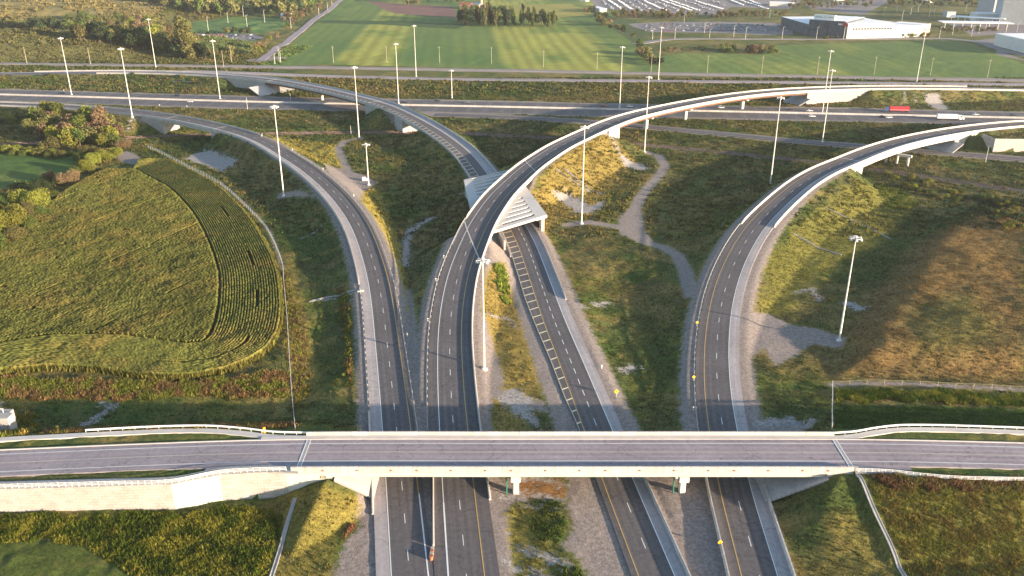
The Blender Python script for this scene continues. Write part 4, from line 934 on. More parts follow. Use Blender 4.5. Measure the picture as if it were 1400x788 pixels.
FW = [(-175,176.5),(-150,179.4),(-122,182.0),(-92,184.2),(-78,184.4),(-68,183.0),(-60,181.2),(-50,180.6)]
ribbon('footway', FW, 1.9, M['concrete'], lambda x: tz(x) + .03)
ribbon('footway', [(76,180.7),(84,181.0),(92,183.2),(100,184.6),(118,184.2),(150,182.2),(210,178)], 1.9, M['concrete'], lambda x: tz(x) + .03)
ribbon('footway', [(80,166.6),(88,166.3),(96,164.9),(104,164.0),(122,163.6),(160,161.5),(220,157)], 1.7, M['concrete_dim'], lambda x: tz(x) + .03)
def railing(name, label, pts, zf, h=1.1, sp=2.0, bars=(1.05, .7, .35), r=.04, m='steel', cat='railing', sp_part=1, wire=False, postr=.05, width=None):
    ln = Line([(p[0], p[1], 0) for p in pts], 1.0, 1.0); ln.p[:, 2] = [zf(x, y) for x, y in ln.p[:, :2]]
    t = thing(name, label, cat, ln.p[0]); 
    for b_ in bars: child(sweep('top_rail' if b_ == bars[0] else 'rail_bar', ln, [(-r,b_-r),(r,b_-r),(r,b_+r),(-r,b_+r)], 0, ln.len, M[m], step=2), t)
    n = min(98, int(ln.len / sp) + 1); base = None
    for q in np.linspace(0, ln.len, n):
        p = ln.at(q)[0]
        if base is None: base = MB().box(-postr,postr,-postr,postr,-.3,h).obj('post', M[m], t); c = base
        else: c = base.copy(); C.objects.link(c); c.parent = t
        c.location = [float(a) for a in (p - np.array(t.location))]
    return t
railing('railing', 'galvanised pedestrian railing on top of the cream retaining wall', [(x, y + .3) for x, y, _ in WP], lambda x, y: tz(x), sp=1.5, bars=(1.1, .75, .4), r=.05, m='white')
railing('railing', 'white steel railing beside the near footway at the right end of the overpass', [(80.8,166.0),(88,165.5),(96,163.9),(104,163.0),(122,162.6),(170,160)], lambda x, y: tz(x), sp=1.5, bars=(1.1, .75, .4), r=.05, m='white')
railing('railing', 'low white rail along the far footway at the left end of the overpass', [(-108,184.4),(-92,185.6),(-78,185.8),(-68,184.4),(-60,182.6),(-51,182.0)], lambda x, y: tz(x), sp=3, bars=(.75, .5), r=.09, h=.8, m='white')
railing('railing', 'white rail bordering the curving far footway at the right end of the overpass', [(80.5,181.9),(86,182.6),(92,184.4),(100,185.8),(118,185.4),(150,183.4),(200,180)], lambda x, y: tz(x), sp=3, bars=(.75, .5), r=.09, h=.8, m='white')
for (u, v), lb in (((80, 592), 'small yellow post beside the rail on the far footway at lower left'), ((362, 593), 'short yellow marker behind the far footway rail near the left parapet end')):
    p = G(u, v); p[2] = float(HT(p[0], p[1])); o = MB().box(p[0]-.22, p[0]+.22, p[1]-.15, p[1]+.15, p[2]-.3, p[2]+1.5).box(p[0]-.3, p[0]+.3, p[1]-.2, p[1]+.2, p[2]+1.5, p[2]+1.8).obj('marker_post', M['signyellow']); tag(o, lb, 'marker post')
# box culvert headwall at far lower left
p = P(-20, 590, 4.0); t = thing('headwall', 'pale concrete headwall platform with a small railing at the left edge', 'headwall', (p[0], p[1] + 6, 3))
MB().box(-12, 4.5, -3, 0, -3, 3.0).obj('wall', M['concrete_dim'], t); MB().box(-12, 3, 0, 2.5, -3, 2.6).obj('top_slab', M['concrete_dim'], t)
for k in range(5): MB().box(-10 + k*3 -.06, -10 + k*3 + .06, -.3, -.18, 3.2, 4.3).obj('post', M['white'], t)
MB().box(-10, 2.2, -.3, -.18, 4.2, 4.35).obj('top_rail', M['white'], t)

# concrete drainage channels down the approach slopes
def channel(pts, label, w_=.9, off=.10):
    pts = [np.array(p) for p in pts]; ln = Line([(p[0], p[1], 0) for p in pts], 1.5, 1.0); ln.p[:, 2] = np.maximum.reduce([HT(ln.p[:, 0] + o * w_ * ln.n[:, 0], ln.p[:, 1] + o * w_ * ln.n[:, 1]) for o in (-.6, 0, .6)])
    o = sweep('drainage_channel', ln, [(-w_/2,-.3),(-w_/2,off+.12),(-w_/2+.15,off+.12),(-w_/2+.2,off),(w_/2-.2,off),(w_/2-.15,off+.12),(w_/2,off+.12),(w_/2,-.3)], 0, ln.len, M['concrete_dim'], step=1); tag(o, label, 'drain channel')
channel(GL([(404, 682), (398, 700), (388, 735), (374, 780), (366, 805)]), 'pale concrete drainage channel running down the grass beside the cream retaining wall')
channel(GL([(1172, 648), (1182, 665), (1196, 700), (1222, 755), (1240, 795)]), 'pale concrete drainage channel down the right approach slope from the overpass end')
channel(GL([(1129,284),(1170,304),(1217,327)]), 'upper thin concrete drain crossing the sunny bank of the rightmost ramp', .8)
channel(GL([(1085,320),(1150,349)]), 'lower thin concrete drain crossing the sunny bank of the rightmost ramp', .8)
channel(GL([(761,232),(809,264)]), 'left thin concrete drain down the sunny bank beside the flyover', .8)
channel(GL([(770,230),(827,267)]), 'right thin concrete drain down the sunny bank beside the flyover', .8)
channel(GL([(423,413),(460,405),(491,398)]), 'thin concrete drain down the shaded bank from the leftmost ramp barrier end', .9)
for (u, v), lb in (((493, 399), 'white concrete block at the top of the drain beside the leftmost ramp'),):
    p = G(u, v); o = MB().box(p[0]-1, p[0]+1, p[1]-.6, p[1]+.6, p[2]-.2, p[2]+.7).obj('inlet_block', M['concrete']); tag(o, lb, 'drain inlet')
for uv, lb in (((478, 578)[0:2], None),): pass

a = [G(236, 112.5), G(264, 113), G(304, 103.5), G(298, 101.5)]; sheet('slope_paving', a, M['slab'], .3, (6, 3))

# ------------------------------------------------------------------ lighting masts and poles
def mast_meshes(H):
    p = MB().tube((0,0,-.5), (0,0,H), .36, .15, 10); p.tube((0,0,-.3), (0,0,.5), .95, .8, 12)
    r = MB(); n = 16
    for k in range(n):
        a0, a1 = 2*math.pi*k/n, 2*math.pi*(k+1)/n; r.tube((1.5*math.cos(a0),1.5*math.sin(a0),H-.6), (1.5*math.cos(a1),1.5*math.sin(a1),H-.6), .13, .13, 5)
    for k in range(4): a0 = math.pi*k/2+.3; r.tube((0,0,H-.3), (1.5*math.cos(a0),1.5*math.sin(a0),H-.6), .09, .09, 5)
    r.tube((0,0,H-.9), (0,0,H+.15), .45, .3, 8)
    l = MB(); l.tube((0,0,-.42), (0,0,-.1), .45, .28, 8); l.box(-.26,.26,-.26,.26,-.12,.32)
    return p, r, l
def mast(p, H, label, group=None, nl=6, proto={}):
    if H not in proto:
        a, b_, c = mast_meshes(H); proto[H] = [mkmesh('mast_pole', a.V, a.F, M['pole']), mkmesh('lamp_ring', b_.V, b_.F, M['pole']), mkmesh('luminaire', c.V, c.F, M['lamp'])]
    t = thing('high_mast_lamp', label, 'lamp mast', p, 0, group)
    for nm_, k in (('pole', 0), ('lamp_ring', 1)):
        o = bpy.data.objects.new(nm_, proto[H][k]); C.objects.link(o); o.parent = t
    for k in range(nl):
        a0 = 2*math.pi*k/nl + .3; o = bpy.data.objects.new('luminaire', proto[H][2]); C.objects.link(o); o.parent = t; o.location = (1.75*math.cos(a0), 1.75*math.sin(a0), H - .7)
    return t
MA = [(98,130,45,'tall lamp mast standing in the motorway median at far left'),(181,160,45,'tall lamp mast on the near verge of the leftmost ramp above the wooded patch'),
 (213,92,45,'tall lamp mast behind the far ramp, in front of the dark woods'),(301,135.5,45,'tall lamp mast in the median left of the hatched ramp bridge'),
 (491,188,45,'tall lamp mast on the gravel pad between the leftmost ramp and the hatched ramp'),(545,141.6,45,'tall lamp mast in the median just right of the hatched ramp'),
 (569,104.6,45,'tall lamp mast on the far ramp verge at the edge of the big green field'),(847,148,45,'tall lamp mast in the median just left of the flyover'),
 (881,208,45,'tall lamp mast where the gravel track ends near the flyover abutment'),(900,108.6,45,'tall lamp mast by the far road at the corner of the two green fields'),
 (1124,156,45,'tall lamp mast in the median in front of the white flyover abutment'),(1124,195,45,'tall lamp mast beside the slip road below the two merging white barriers'),
 (1253,112.5,45,'tall lamp mast on the far road in front of the long white hall'),(388,268,45,'tall lamp mast on the outer verge of the leftmost ramp, above the maize field'),
 (795,306,45,'tall lamp mast at the end of the gravel track beside the slotted frame'),(1053,252,45,'tall lamp mast left of the rightmost ramp near the railway'),
 (662,505,36,'nearest lamp mast, beside the sunny barrier of the central flyover ramp'),(1147,466,36,'lamp mast on the gravel pad at the edge of the brown mound'),
 (504,253,22,'short lamp mast beside a white cabinet on the gravel triangle'),(618,134.5,22,'short lamp mast on the far side of the motorway, left of the flyover')]
for u, v, H, lb in MA:
    p = G(u, v); mast(p, H, lb, 'high mast lamps of the interchange', 4 if H == 22 else 6)
p = G(498.5, 247); tag(MB().box(p[0]-1.1, p[0]+.4, p[1]-.8, p[1]+.8, p[2]-.2, p[2]+1.9).box(p[0]+.6, p[0]+1.5, p[1]-.5, p[1]+.5, p[2]-.2, p[2]+1.4).obj('electrical_cabinet', M['white']), 'white electrical cabinet at the foot of the short lamp mast', 'cabinet')
def simplepole(name, p, H, label, cat, group, m='wood', arm=0, r=.22, proto={}):
    k = (name, round(H), m, arm)
    if k not in proto:
        mb = MB().tube((0,0,-.5), (0,0,H), r, r * .6, 6)
        if name == 'utility_pole': mb.box(-1.3, 1.3, -.08, .08, H - 1.4, H - 1.2)
        if arm: mb.tube((0,0,H-.1), (arm,0,H+.3), r*.5, r*.4, 5).box(arm-.2, arm+.9, -.25, .25, H+.2, H+.42)
        proto[k] = mkmesh(name, mb.V, mb.F, M[m])
    o = bpy.data.objects.new(name, proto[k]); C.objects.link(o); o.location = [float(a) for a in p]; tag(o, label, cat, group); return o
for u, v, vt in ((37,89,70),(124,90,73.6),(306,94,72),(317,88,71),(382,87.6,63),(456,87.5,64),(529,87.5,65),(601,88,65),(672,89,66.5),(743,93.5,71),(816,96.5,72),(890,101,77),(966.6,102,78),(1041,103,81),(1117,103.6,80.7),(1194.7,103.6,82.5),(1271.6,105,84),(1349.6,108,87)):
    simplepole('utility_pole', G(u, v - 1.5), 16.5, 'slender wooden utility pole in the row along the far service road', 'utility pole', 'utility poles along the far service road', r=.26)
for u, v, H in ((892,54,12),(922.5,54,14),(1003,51,14),(970,52,10),(963,45,12),(1019,54,14),(1069,54,14),(1116,54,14),(1153,54,13),(1160,53,13),(1284,53,14),(1302,48,11),(1328,50,13),(1338,46,13),(1252,54,12),(1242,52,11),(935,33,12),(1052,24,10),(1233,28,13),(1245,20,12),(1270,24,13),(1277,20,12),(1320,16,11),(1338,15,11),(1360,14,10),(1347,42,12),(1375,45,12),(1390,44,12),(1208,22,12),(1151,14,12),(1255,16,10),(1226,16,10)):
    simplepole('street_lamp', G(u, v), H, 'small pale street lamp in the business park beyond the right green field', 'street lamp', 'street lamps in the business park', 'pole', 1.6, .22)
for u, v, H in ((285,43,18),(312,32,15),(333,23,15),(338,38,16),(362,31,17),(398,39,14),(384,87,12),(376,88,10),(436,20,12),(448,14,12),(454,7,12)):
    simplepole('floodlight_pole', G(u, v), H, 'slender floodlight pole around the sports ground and country road', 'floodlight pole', 'floodlight poles at the sports ground', 'pole', 1.2, .24)
for u, v, H, lb in ((338.5,150,9,'pale sign pole in the near motorway verge below the hatched ramp bridge'),(1347,223.5,10,'thin white pole standing beside the slip road at far right'),(397.5,139,6,'short pole near the median, right of the sloping abutment paving'),(480,184,6,'thin pole in the shaded valley left of the hatched ramp')):
    simplepole('slim_pole', G(u, v), H, lb, 'pole', None, 'pole', 0, .16)

# delineator posts and yellow signs
dm = mkmesh('delineator', *(lambda m: (m.V, m.F))(MB().box(-.09,.09,-.05,.05,-.2,1.1).box(-.2,.2,-.07,.07,.75,1.25)), M['white'])
for ln, lat, u0, v0 in ((R1,6.6,365,203),(R1,6.6,454,248),(R1,6.8,479,285),(R1,6.8,549,463),(R1,6.6,420,222),(R2,-7.6,596,400),(R2,-7.8,597,372),(R2,-7.6,584,450),(R4,-7.4,948,560),(R3,8.6,815,505),(HW,-24,86,125),(HW,24,250,148),(HW,24,212,147)):
    q = ln.spx(u0, v0); p = ln.at(q, lat)[0]; p[2] = float(HT(p[0], p[1])); o = bpy.data.objects.new('delineator', dm); C.objects.link(o); o.location = [float(a) for a in p]
    tag(o, 'small white delineator post on a gravel verge', 'road marker', 'white delineator posts along the ramps')
def diamond_sign(u, v, lb, s=1.0):
    p = G(u, v); t = thing('road_sign', lb, 'road sign', p, R(10))
    MB().box(-.06,.06,-.05,.05,-.3,2.4*s).obj('post', M['steel'], t)
    z = 2.3 * s; a = .95 * s
    pn = MB().add([(-a,-.08,z),(0,-.08,z-a),(a,-.08,z),(0,-.08,z+a),(-a,-.04,z),(0,-.04,z-a),(a,-.04,z),(0,-.04,z+a)],[(0,1,2,3),(7,6,5,4),(0,4,5,1),(1,5,6,2),(2,6,7,3),(3,7,4,0)]).obj('sign_panel', M['signyellow'], t)
    MB().box(-.12*s,.06*s,-.095,-.085,z-.45*s,z+.1*s).box(-.12*s,.3*s,-.095,-.085,z+.1*s,z+.26*s).add([(.3*s,-.09,z-.02*s),(.55*s,-.09,z+.18*s),(.3*s,-.09,z+.4*s)],[(0,1,2)]).obj('curve_arrow', M['black'], pn)
diamond_sign(842.6, 543, 'yellow diamond road sign on the gravel verge right of the hatched ramp', .8)
diamond_sign(948, 521, 'yellow diamond road sign left of the rightmost ramp, nearer of the two there', .6)
diamond_sign(952.5, 446, 'yellow diamond road sign left of the rightmost ramp, farther of the two there', .6)
diamond_sign(983.6, 749, 'yellow diamond road sign left of the white barrier in front of the overpass', .65)

# fences
railing('fence', 'long wire fence with pale top rail curving along the maize field', [tuple(q[:2]) for q in GL([(404,588),(401,560),(397,507),(393,440),(388,385),(386,362),(368,320),(350,297),(304,255),(254,228),(203,202)])], lambda x, y: float(HT(x, y)), h=1.9, sp=3.2, bars=(1.85, 1.1, .4), r=.045, m='steel', cat='fence', postr=.06)
railing('fence', 'wire fence running from the right parapet end to the edge of the mound', [tuple(q[:2]) for q in GL([(1137,588),(1137,560),(1137.5,528)])], lambda x, y: float(HT(x, y)), h=1.9, sp=3, bars=(1.85, 1.0), r=.045, m='steel', cat='fence', postr=.07)
railing('fence', 'wire fence on pale posts along the dirt strip at the foot of the brown mound', [tuple(q[:2]) for q in GL([(1138,527),(1200,525),(1280,528),(1400,534),(1480,538)])], lambda x, y: float(HT(x, y)), h=1.4, sp=5, bars=(1.3,), r=.025, m='wood', cat='fence', postr=.05)

# ------------------------------------------------------------------ maize field
cp = GL([(-70,300),(-70,545),(0,512),(60,505),(120,507),(160,512),(210,519),(260,519),(310,511),(350,494),(375,470),(384,440),(384,405),(378,370),(362,335),(340,300),(310,268),(280,247),(250,232),(225,221),(190,222),(150,232),(115,248),(80,270),(45,300),(15,325)])
cpoly = [tuple(q[:2]) for q in cp]
bl = Line([(q[0], q[1], 0) for q in cp[2:22]][::1], 4, 1.0)      # lower, right and upper edge of the field
right = Line([(q[0], q[1], 0) for q in cp[1:21]], 6, .5)
vs = []; cols = []
def row_ribbon(xy, hgt=2.1, wd=.29, gap=None, tint=0.):
    """one crop row: jittered triangular prism, as separate quads"""
    n = len(xy)
    if n < 3: return
    x, y = xy[:, 0], xy[:, 1]; t = np.gradient(xy, axis=0); t /= (np.hypot(t[:, 0], t[:, 1])[:, None] + 1e-9); nx, ny = t[:, 1], -t[:, 0]
    z = HT(x, y); h = hgt + rng.normal(0, .06, n) + (fbm(x, y, 22, 200, 2) - .5) * .3; j = rng.normal(0, .07, n)
    tw = .13; topL = np.stack([x + nx*(j-tw), y + ny*(j-tw), z + h + rng.normal(0, .05, n)], 1); topR = np.stack([x + nx*(j+tw), y + ny*(j+tw), z + h + rng.normal(0, .05, n)], 1); w1 = wd + rng.normal(0, .05, n); w2 = wd + rng.normal(0, .05, n)
    L1 = np.stack([x - nx*w1, y - ny*w1, z + h - .38], 1); L0 = np.stack([x - nx*.2, y - ny*.2, z + h - 2.0], 1)
    R1_ = np.stack([x + nx*w2, y + ny*w2, z + h - .38], 1); R0 = np.stack([x + nx*.2, y + ny*.2, z + h - 2.0], 1)
    keep = np.ones(n - 1, bool) if gap is None else gap[:-1]
    c = np.array([.112, .117, .028]) * (1 + .5 * (fbm(x, y, 15, 210, 3) - .5)[:, None]) + np.array([.07, .025, .01]) * np.clip(fbm(x, y, 12, 220, 3) - .45, 0, 1)[:, None] * 2
    c = c * (1 + rng.normal(0, .2, n))[:, None]; c = c * (1 + tint)
    an = rng.uniform(0, 2*np.pi, n); lw = np.stack([-np.sin(an)*.07, np.cos(an)*.07, 0*an], 1); b0_ = np.stack([x, y, z + h - .12], 1); tp_ = b0_ + np.stack([np.cos(an)*.42, np.sin(an)*.42, rng.uniform(-.05, .3, n)], 1)
    q = np.stack([b0_ - lw, tp_ - lw*.5, tp_ + lw*.5, b0_ + lw], 1)[:-1][keep]; vs.append(q.reshape(-1, 3)); cols.append(np.repeat(c[:-1][keep] * 1.3, 4, axis=0))
    for A, B, k1, k2 in ((L0, L1, .6, .9), (L1, topL, .9, 1.2), (topL, topR, 1.3, 1.3), (topR, R1_, 1.2, .9), (R1_, R0, .9, .6)):
        q = np.stack([A[:-1], B[:-1], B[1:], A[1:]], 1)[keep]; vs.append(q.reshape(-1, 3))
        cc = np.stack([c[:-1], c[:-1], c[1:], c[1:]], 1)[keep]; cols.append(cc.reshape(-1, 3))
PITCHR = .95; NH = 22
q = np.arange(0, right.len, .55)
for k in range(NH):
    lat = -(.5 + k * PITCHR); xy = right.at(q, lat)[:, :2]
    dd, zz, qq, lt = right.query(xy[:, 0], xy[:, 1], None, None, 40); ok = (dd > abs(lat) - .25) & (sdpoly(xy[:, 0], xy[:, 1], cpoly) > .1)
    miss = (k == 8) * (fbm(xy[:, 0], xy[:, 1], 20, 300, 1) > .55)
    row_ribbon(xy + rng.normal(0, .015, xy.shape), gap=ok & ~(miss.astype(bool)), tint=.38, wd=.34)
dvec = np.array([.375, .927]); nv = np.array([.927, -.375]); ctr = np.array([-105., 265.])
for k in range(-240, 120):
    s_ = np.arange(-130, 240, .55); xy = ctr + nv * (k * PITCHR) + dvec * s_[:, None]
    # low field corner was sown along the edge
    sdp = sdpoly(xy[:, 0], xy[:, 1], cpoly); dd, zz, qq, lt = right.query(xy[:, 0], xy[:, 1], None, None, 40)
    ok = (sdp > .7) & (dd > NH * PITCHR + .9) & (xy[:, 0] > -290)
    ok &= ~((fbm(xy[:, 0], xy[:, 1], 3, 310, 2) > .80) & (fbm(xy[:, 0], xy[:, 1], 30, 311, 1) > .55))
    if k % 47 == 20: ok &= (fbm(xy[:, 0], xy[:, 1], 18, 320, 1) > .5)
    if ok.sum() < 4: continue
    i0, i1 = np.nonzero(ok)[0][[0, -1]]; wob = .25 * np.sin(s_ / 17 + k * .02)
    row_ribbon((xy + nv * wob[:, None])[i0:i1+1], gap=ok[i0:i1+1], hgt=2.15, wd=.25)
Vc = np.concatenate(vs); Cc = np.concatenate(cols)
mc = fastmesh('maize', Vc, 4, M['corn'], {'col': ('FLOAT_COLOR', np.concatenate([np.clip(Cc, .005, 1), np.ones((len(Cc), 1))], 1))})
o = bpy.data.objects.new('maize_crop', mc); C.objects.link(o); tag(o, 'ripening maize crop in curved and slanting rows filling the field at left', 'crop', kind='stuff')

# ------------------------------------------------------------------ rough grass and weeds
def scatter(n, box_, dens=None):
    x0, x1, y0, y1 = box_; x = rng.uniform(x0, x1, n); y = rng.uniform(y0, y1, n); return x, y
def tufts(name, x, y, h, r, K, colr, label, cat, lean=.5, wide=.28, jit=.25):
    n = len(x); z = HT(x, y)
    ang = rng.uniform(0, 2*np.pi, (n, K)); rad = r[:, None] * np.sqrt(rng.uniform(0, 1, (n, K)))
    bx = x[:, None] + rad*np.cos(ang); by = y[:, None] + rad*np.sin(ang); bh = h[:, None] * rng.uniform(.55, 1.15, (n, K))
    a2 = rng.uniform(0, 2*np.pi, (n, K)); w_ = wide * bh; lx = np.cos(a2)*bh*lean*rng.uniform(0, 1, (n, K)); ly = np.sin(a2)*bh*lean*rng.uniform(0, 1, (n, K)); a3 = rng.uniform(0, np.pi, (n, K))
    dx, dy = np.cos(a3)*w_, np.sin(a3)*w_; z0 = z[:, None] - .12
    V = np.stack([np.stack([bx-dx, by-dy, z0 + bh*.15], -1), np.stack([bx+dx, by+dy, z0 + 0*bh], -1), np.stack([bx+lx, by+ly, z0+bh], -1)], 2).reshape(-1, 3)
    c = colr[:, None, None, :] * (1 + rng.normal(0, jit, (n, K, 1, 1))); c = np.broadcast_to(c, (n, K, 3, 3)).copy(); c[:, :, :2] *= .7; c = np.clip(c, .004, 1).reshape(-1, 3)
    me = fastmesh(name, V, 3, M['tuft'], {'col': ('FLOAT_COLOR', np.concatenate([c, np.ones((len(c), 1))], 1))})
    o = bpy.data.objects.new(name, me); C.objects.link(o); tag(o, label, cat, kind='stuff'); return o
blocked = np.maximum(np.maximum(grav, rock), pave)
road_block = np.full(GX.shape, -99.)
d, zz, qq, lt = OV.query(GX, GY, None, None, 40); ob_ = np.where(d < 1e8, 9.0 - d, -99); ob_ = np.maximum(ob_, np.where((lt < 0) & (d < 12.0) & (d > 8.8), .5, -9)); road_block = np.maximum(road_block, ob_)
wall_zone = np.where((GX < -50) & (GY > wall_y(GX) - .6) & (GY < wall_y(GX) + 4.2), 3, -99); road_block = np.maximum(road_block, wall_zone)
mow = np.maximum(sdpoly(GX, GY, GL([(-60,740),(60,742),(120,750),(200,800),(-60,830)])), sdpoly(GX, GY, GL([(-80,212),(60,208),(105,215),(100,240),(20,250),(-80,290)])))
chan = np.maximum(sdpath(GX, GY, GL([(404,682),(398,700),(388,735),(374,780),(366,805)]), 2.6), sdpath(GX, GY, GL([(1172,648),(1182,665),(1196,700),(1222,755),(1240,795)]), 2.6))
BLK = np.maximum(np.maximum(np.maximum(np.maximum(grav + 1.0, rock - .8), pave + .5), np.maximum(road_block, chan)), mow)
def free(x, y, m=0.): 
    return (GA(BLK, x, y) < -m) & (sdpoly(x, y, cpoly) < -.4)
def grasscol(x, y):
    c = GA(VC, x, y); return c * (.7 + .5 * fbm(x, y, 3.5, 400, 2))[:, None]
x, y = scatter(560000, (-330, 330, 126, 350)); k = (np.abs(x) < .74 * (y + 45)) ; x, y = x[k], y[k]; k = free(x, y); x, y = x[k], y[k]
k = rng.uniform(0, 1, len(x)) < (.30 + .9 * fbm(x, y, 5, 401, 2)) * .9; x, y = x[k], y[k]; print('near tufts', len(x))
tufts('rough_grass', x, y, .22 + .42 * rng.uniform(0, 1, len(x)) ** 2, np.full(len(x), .5), 5, grasscol(x, y) * .95, 'rough dry and green grass covering the banks between the ramps', 'grass')
x, y = scatter(300000, (-520, 520, 350, 700)); k = (np.abs(x) < .72 * (y + 45)); x, y = x[k], y[k]; k = free(x, y); x, y = x[k], y[k]
k = rng.uniform(0, 1, len(x)) < .28 + .3 * fbm(x, y, 9, 402, 2); x, y = x[k], y[k]; print('far tufts', len(x))
tufts('rough_grass', x, y, .6 + .7 * rng.uniform(0, 1, len(x)) ** 2, np.full(len(x), 1.2), 5, grasscol(x, y) * .95, 'rough grass on the far verges and around the motorway', 'grass', wide=.45)
def weedzone(pts, n, h0_, h1_, c0_, c1_, label, r=.55, K=12, wide=.20, name='weeds', thr=.0):
    pl = [tuple(q[:2]) for q in GL(pts)]; xs = [q[0] for q in pl]; yy = [q[1] for q in pl]
    n = int(n * 1.9); h0_ *= .75; h1_ *= .8; x, y = scatter(n, (min(xs), max(xs), min(yy), max(yy))); k = (sdpoly(x, y, pl) + (fbm(x, y, 4, 410, 2) - .5) * 5 > 0) & free(x, y, .2) & (fbm(x, y, 4, 411, 2) > thr); x, y = x[k], y[k]
    t_ = ss(.35, .65, fbm(x, y, 3.2, 420, 2)); c = 1.2 * (np.array(c0_) + (np.array(c1_) - np.array(c0_)) * t_[:, None])
    if len(x): tufts(name, x, y, rng.uniform(h0_, h1_, len(x)), np.full(len(x), r), K, c, label, 'weeds', lean=.8, wide=wide, jit=.3)
x, y = scatter(60000, (-900, 700, 700, 1010)); k = (np.abs(x) < .62 * (y + 60)) & ((y < 780) | (x < -230)); x, y = x[k], y[k]; k = free(x, y); x, y = x[k], y[k]; print('far3', len(x))
tufts('rough_grass', x, y, .9 + 1.1 * rng.uniform(0, 1, len(x)) ** 2, np.full(len(x), 2.2), 6, grasscol(x, y) * 1.0, 'rough grass between the motorway and the far service road', 'grass', wide=.6)
x, y = scatter(42000, (-1250, -330, 930, 1900)); k = (np.abs(x) < .62 * (y + 60)) & (GA(pave, x, y) < -1) & (sdpoly(x, y, [tuple(P(*q)[:2]) for q in [(222,36),(300,25),(390,24),(405,33),(360,46),(225,46)]]) < 0) & (x < -.36 * y + 60); k &= fbm(x, y, 30, 500, 3) > .42; x, y = x[k], y[k]; print('hill', len(x))
tufts('scrub', x, y, 1.2 + 2.6 * rng.uniform(0, 1, len(x)) ** 3, np.full(len(x), 2.6), 8, grasscol(x, y) * 1.0, 'low scrub and rough pasture on the hills at upper left', 'scrub', wide=.6)
weedzone([(-60,702),(120,702),(260,702),(330,692),(390,700),(380,800),(200,800),(110,752),(60,742),(-60,738)], 6500, .4, 1.1, (.08,.11,.015), (.21,.20,.03), 'tall leafy yellow green weeds below the cream retaining wall')
weedzone([(1150,535),(1400,542),(1500,545),(1500,556),(1400,553),(1145,547)], 3600, .7, 1.5, (.06,.10,.012), (.20,.20,.03), 'bright leafy weeds in the ditch at the foot of the brown mound')
weedzone([(1140,556),(1400,562),(1500,565),(1500,590),(1140,590)], 3500, .3, .7, (.045,.10,.015), (.08,.14,.025), 'low green ground cover beyond the right end of the overpass')
weedzone([(1180,650),(1400,660),(1400,800),(1250,800),(1200,720)], 2600, .3, .8, (.16,.12,.03), (.17,.17,.03), 'tall brown and green weeds on the right approach slope')
weedzone([(-80,520),(0,516),(150,520),(270,524),(390,510),(400,545),(200,545),(0,545),(-80,550)], 8000, .6, 1.6, (.19,.12,.05), (.16,.17,.03), 'tall rusty weeds between the maize and the shaded ditch')
weedzone([(390,370),(410,420),(425,500),(420,560),(395,560),(388,440)], 3000, .5, 1.2, (.17,.12,.045), (.16,.15,.03), 'rusty weeds along the fence beside the maize')
weedzone([(460,395),(478,400),(490,470),(492,540),(478,540),(470,450)], 1500, .6, 1.6, (.20,.12,.04), (.15,.16,.03), 'autumn coloured weeds along the gravel verge of the leftmost ramp')
weedzone([(735,690),(765,640),(780,690),(768,735),(740,740),(722,715)], 330, .4, 1.1, (.05,.09,.015), (.13,.15,.03), 'green weeds between the rock strips in front of the overpass')
weedzone([(676,362),(690,365),(698,400),(692,418),(682,400)], 500, .8, 1.7, (.10,.15,.02), (.20,.24,.04), 'clump of tall bright green weeds between the flyover and the lower ramp', thr=0)
weedzone([(770,770),(800,780),(805,800),(775,800)], 120, .4, 1.1, (.05,.09,.015), (.11,.14,.03), 'green weeds below the lowest rock strip in front of the overpass')
weedzone([(470,740),(500,705),(512,720),(505,780),(475,790)], 700, .6, 1.4, (.20,.09,.05), (.15,.12,.03), 'reddish weeds on the gravel in front of the left abutment')
weedzone([(768,390),(790,400),(812,470),(830,540),(845,590),(820,590),(790,500)], 1500, .5, 1.3, (.04,.09,.012), (.08,.15,.02), 'lush green weeds in the ditch right of the hatched ramp')
weedzone([(1200,250),(1235,262),(1255,280),(1225,290),(1205,270)], 500, .6, 1.5, (.07,.11,.015), (.15,.17,.03), 'bright scrub at the end of the sunny bank by the railway', r=1.0)
weedzone([(0,570),(45,565),(50,590),(30,600),(0,600)], 700, .8, 1.8, (.25,.17,.04), (.15,.16,.03), 'golden weeds around the headwall at the left edge')
weedzone([(60,596),(405,588),(405,580),(200,584),(60,588)], 1800, .5, 1.2, (.20,.12,.05), (.17,.14,.04), 'rusty weeds behind the far rail of the left approach')
weedzone([(1190,660),(1180,648),(1300,655),(1420,660),(1420,672),(1240,668)], 1800, .6, 1.5, (.17,.10,.05), (.17,.15,.05), 'rusty weeds along the top of the right approach slope')

q_ = np.arange(0, right.len, .12); xy_ = right.at(q_, 0)[:, :2] + rng.normal(0, .3, (len(q_), 2))
cc_ = np.array([.16, .15, .035]) * (.6 + .8 * rng.uniform(0, 1, len(q_)))[:, None]; tufts('maize_edge', xy_[:, 0], xy_[:, 1], rng.uniform(1.2, 2.3, len(q_)), np.full(len(q_), .5), 7, cc_, 'leafy outer plants of the maize along the field edge', 'crop', lean=.35, wide=.14)
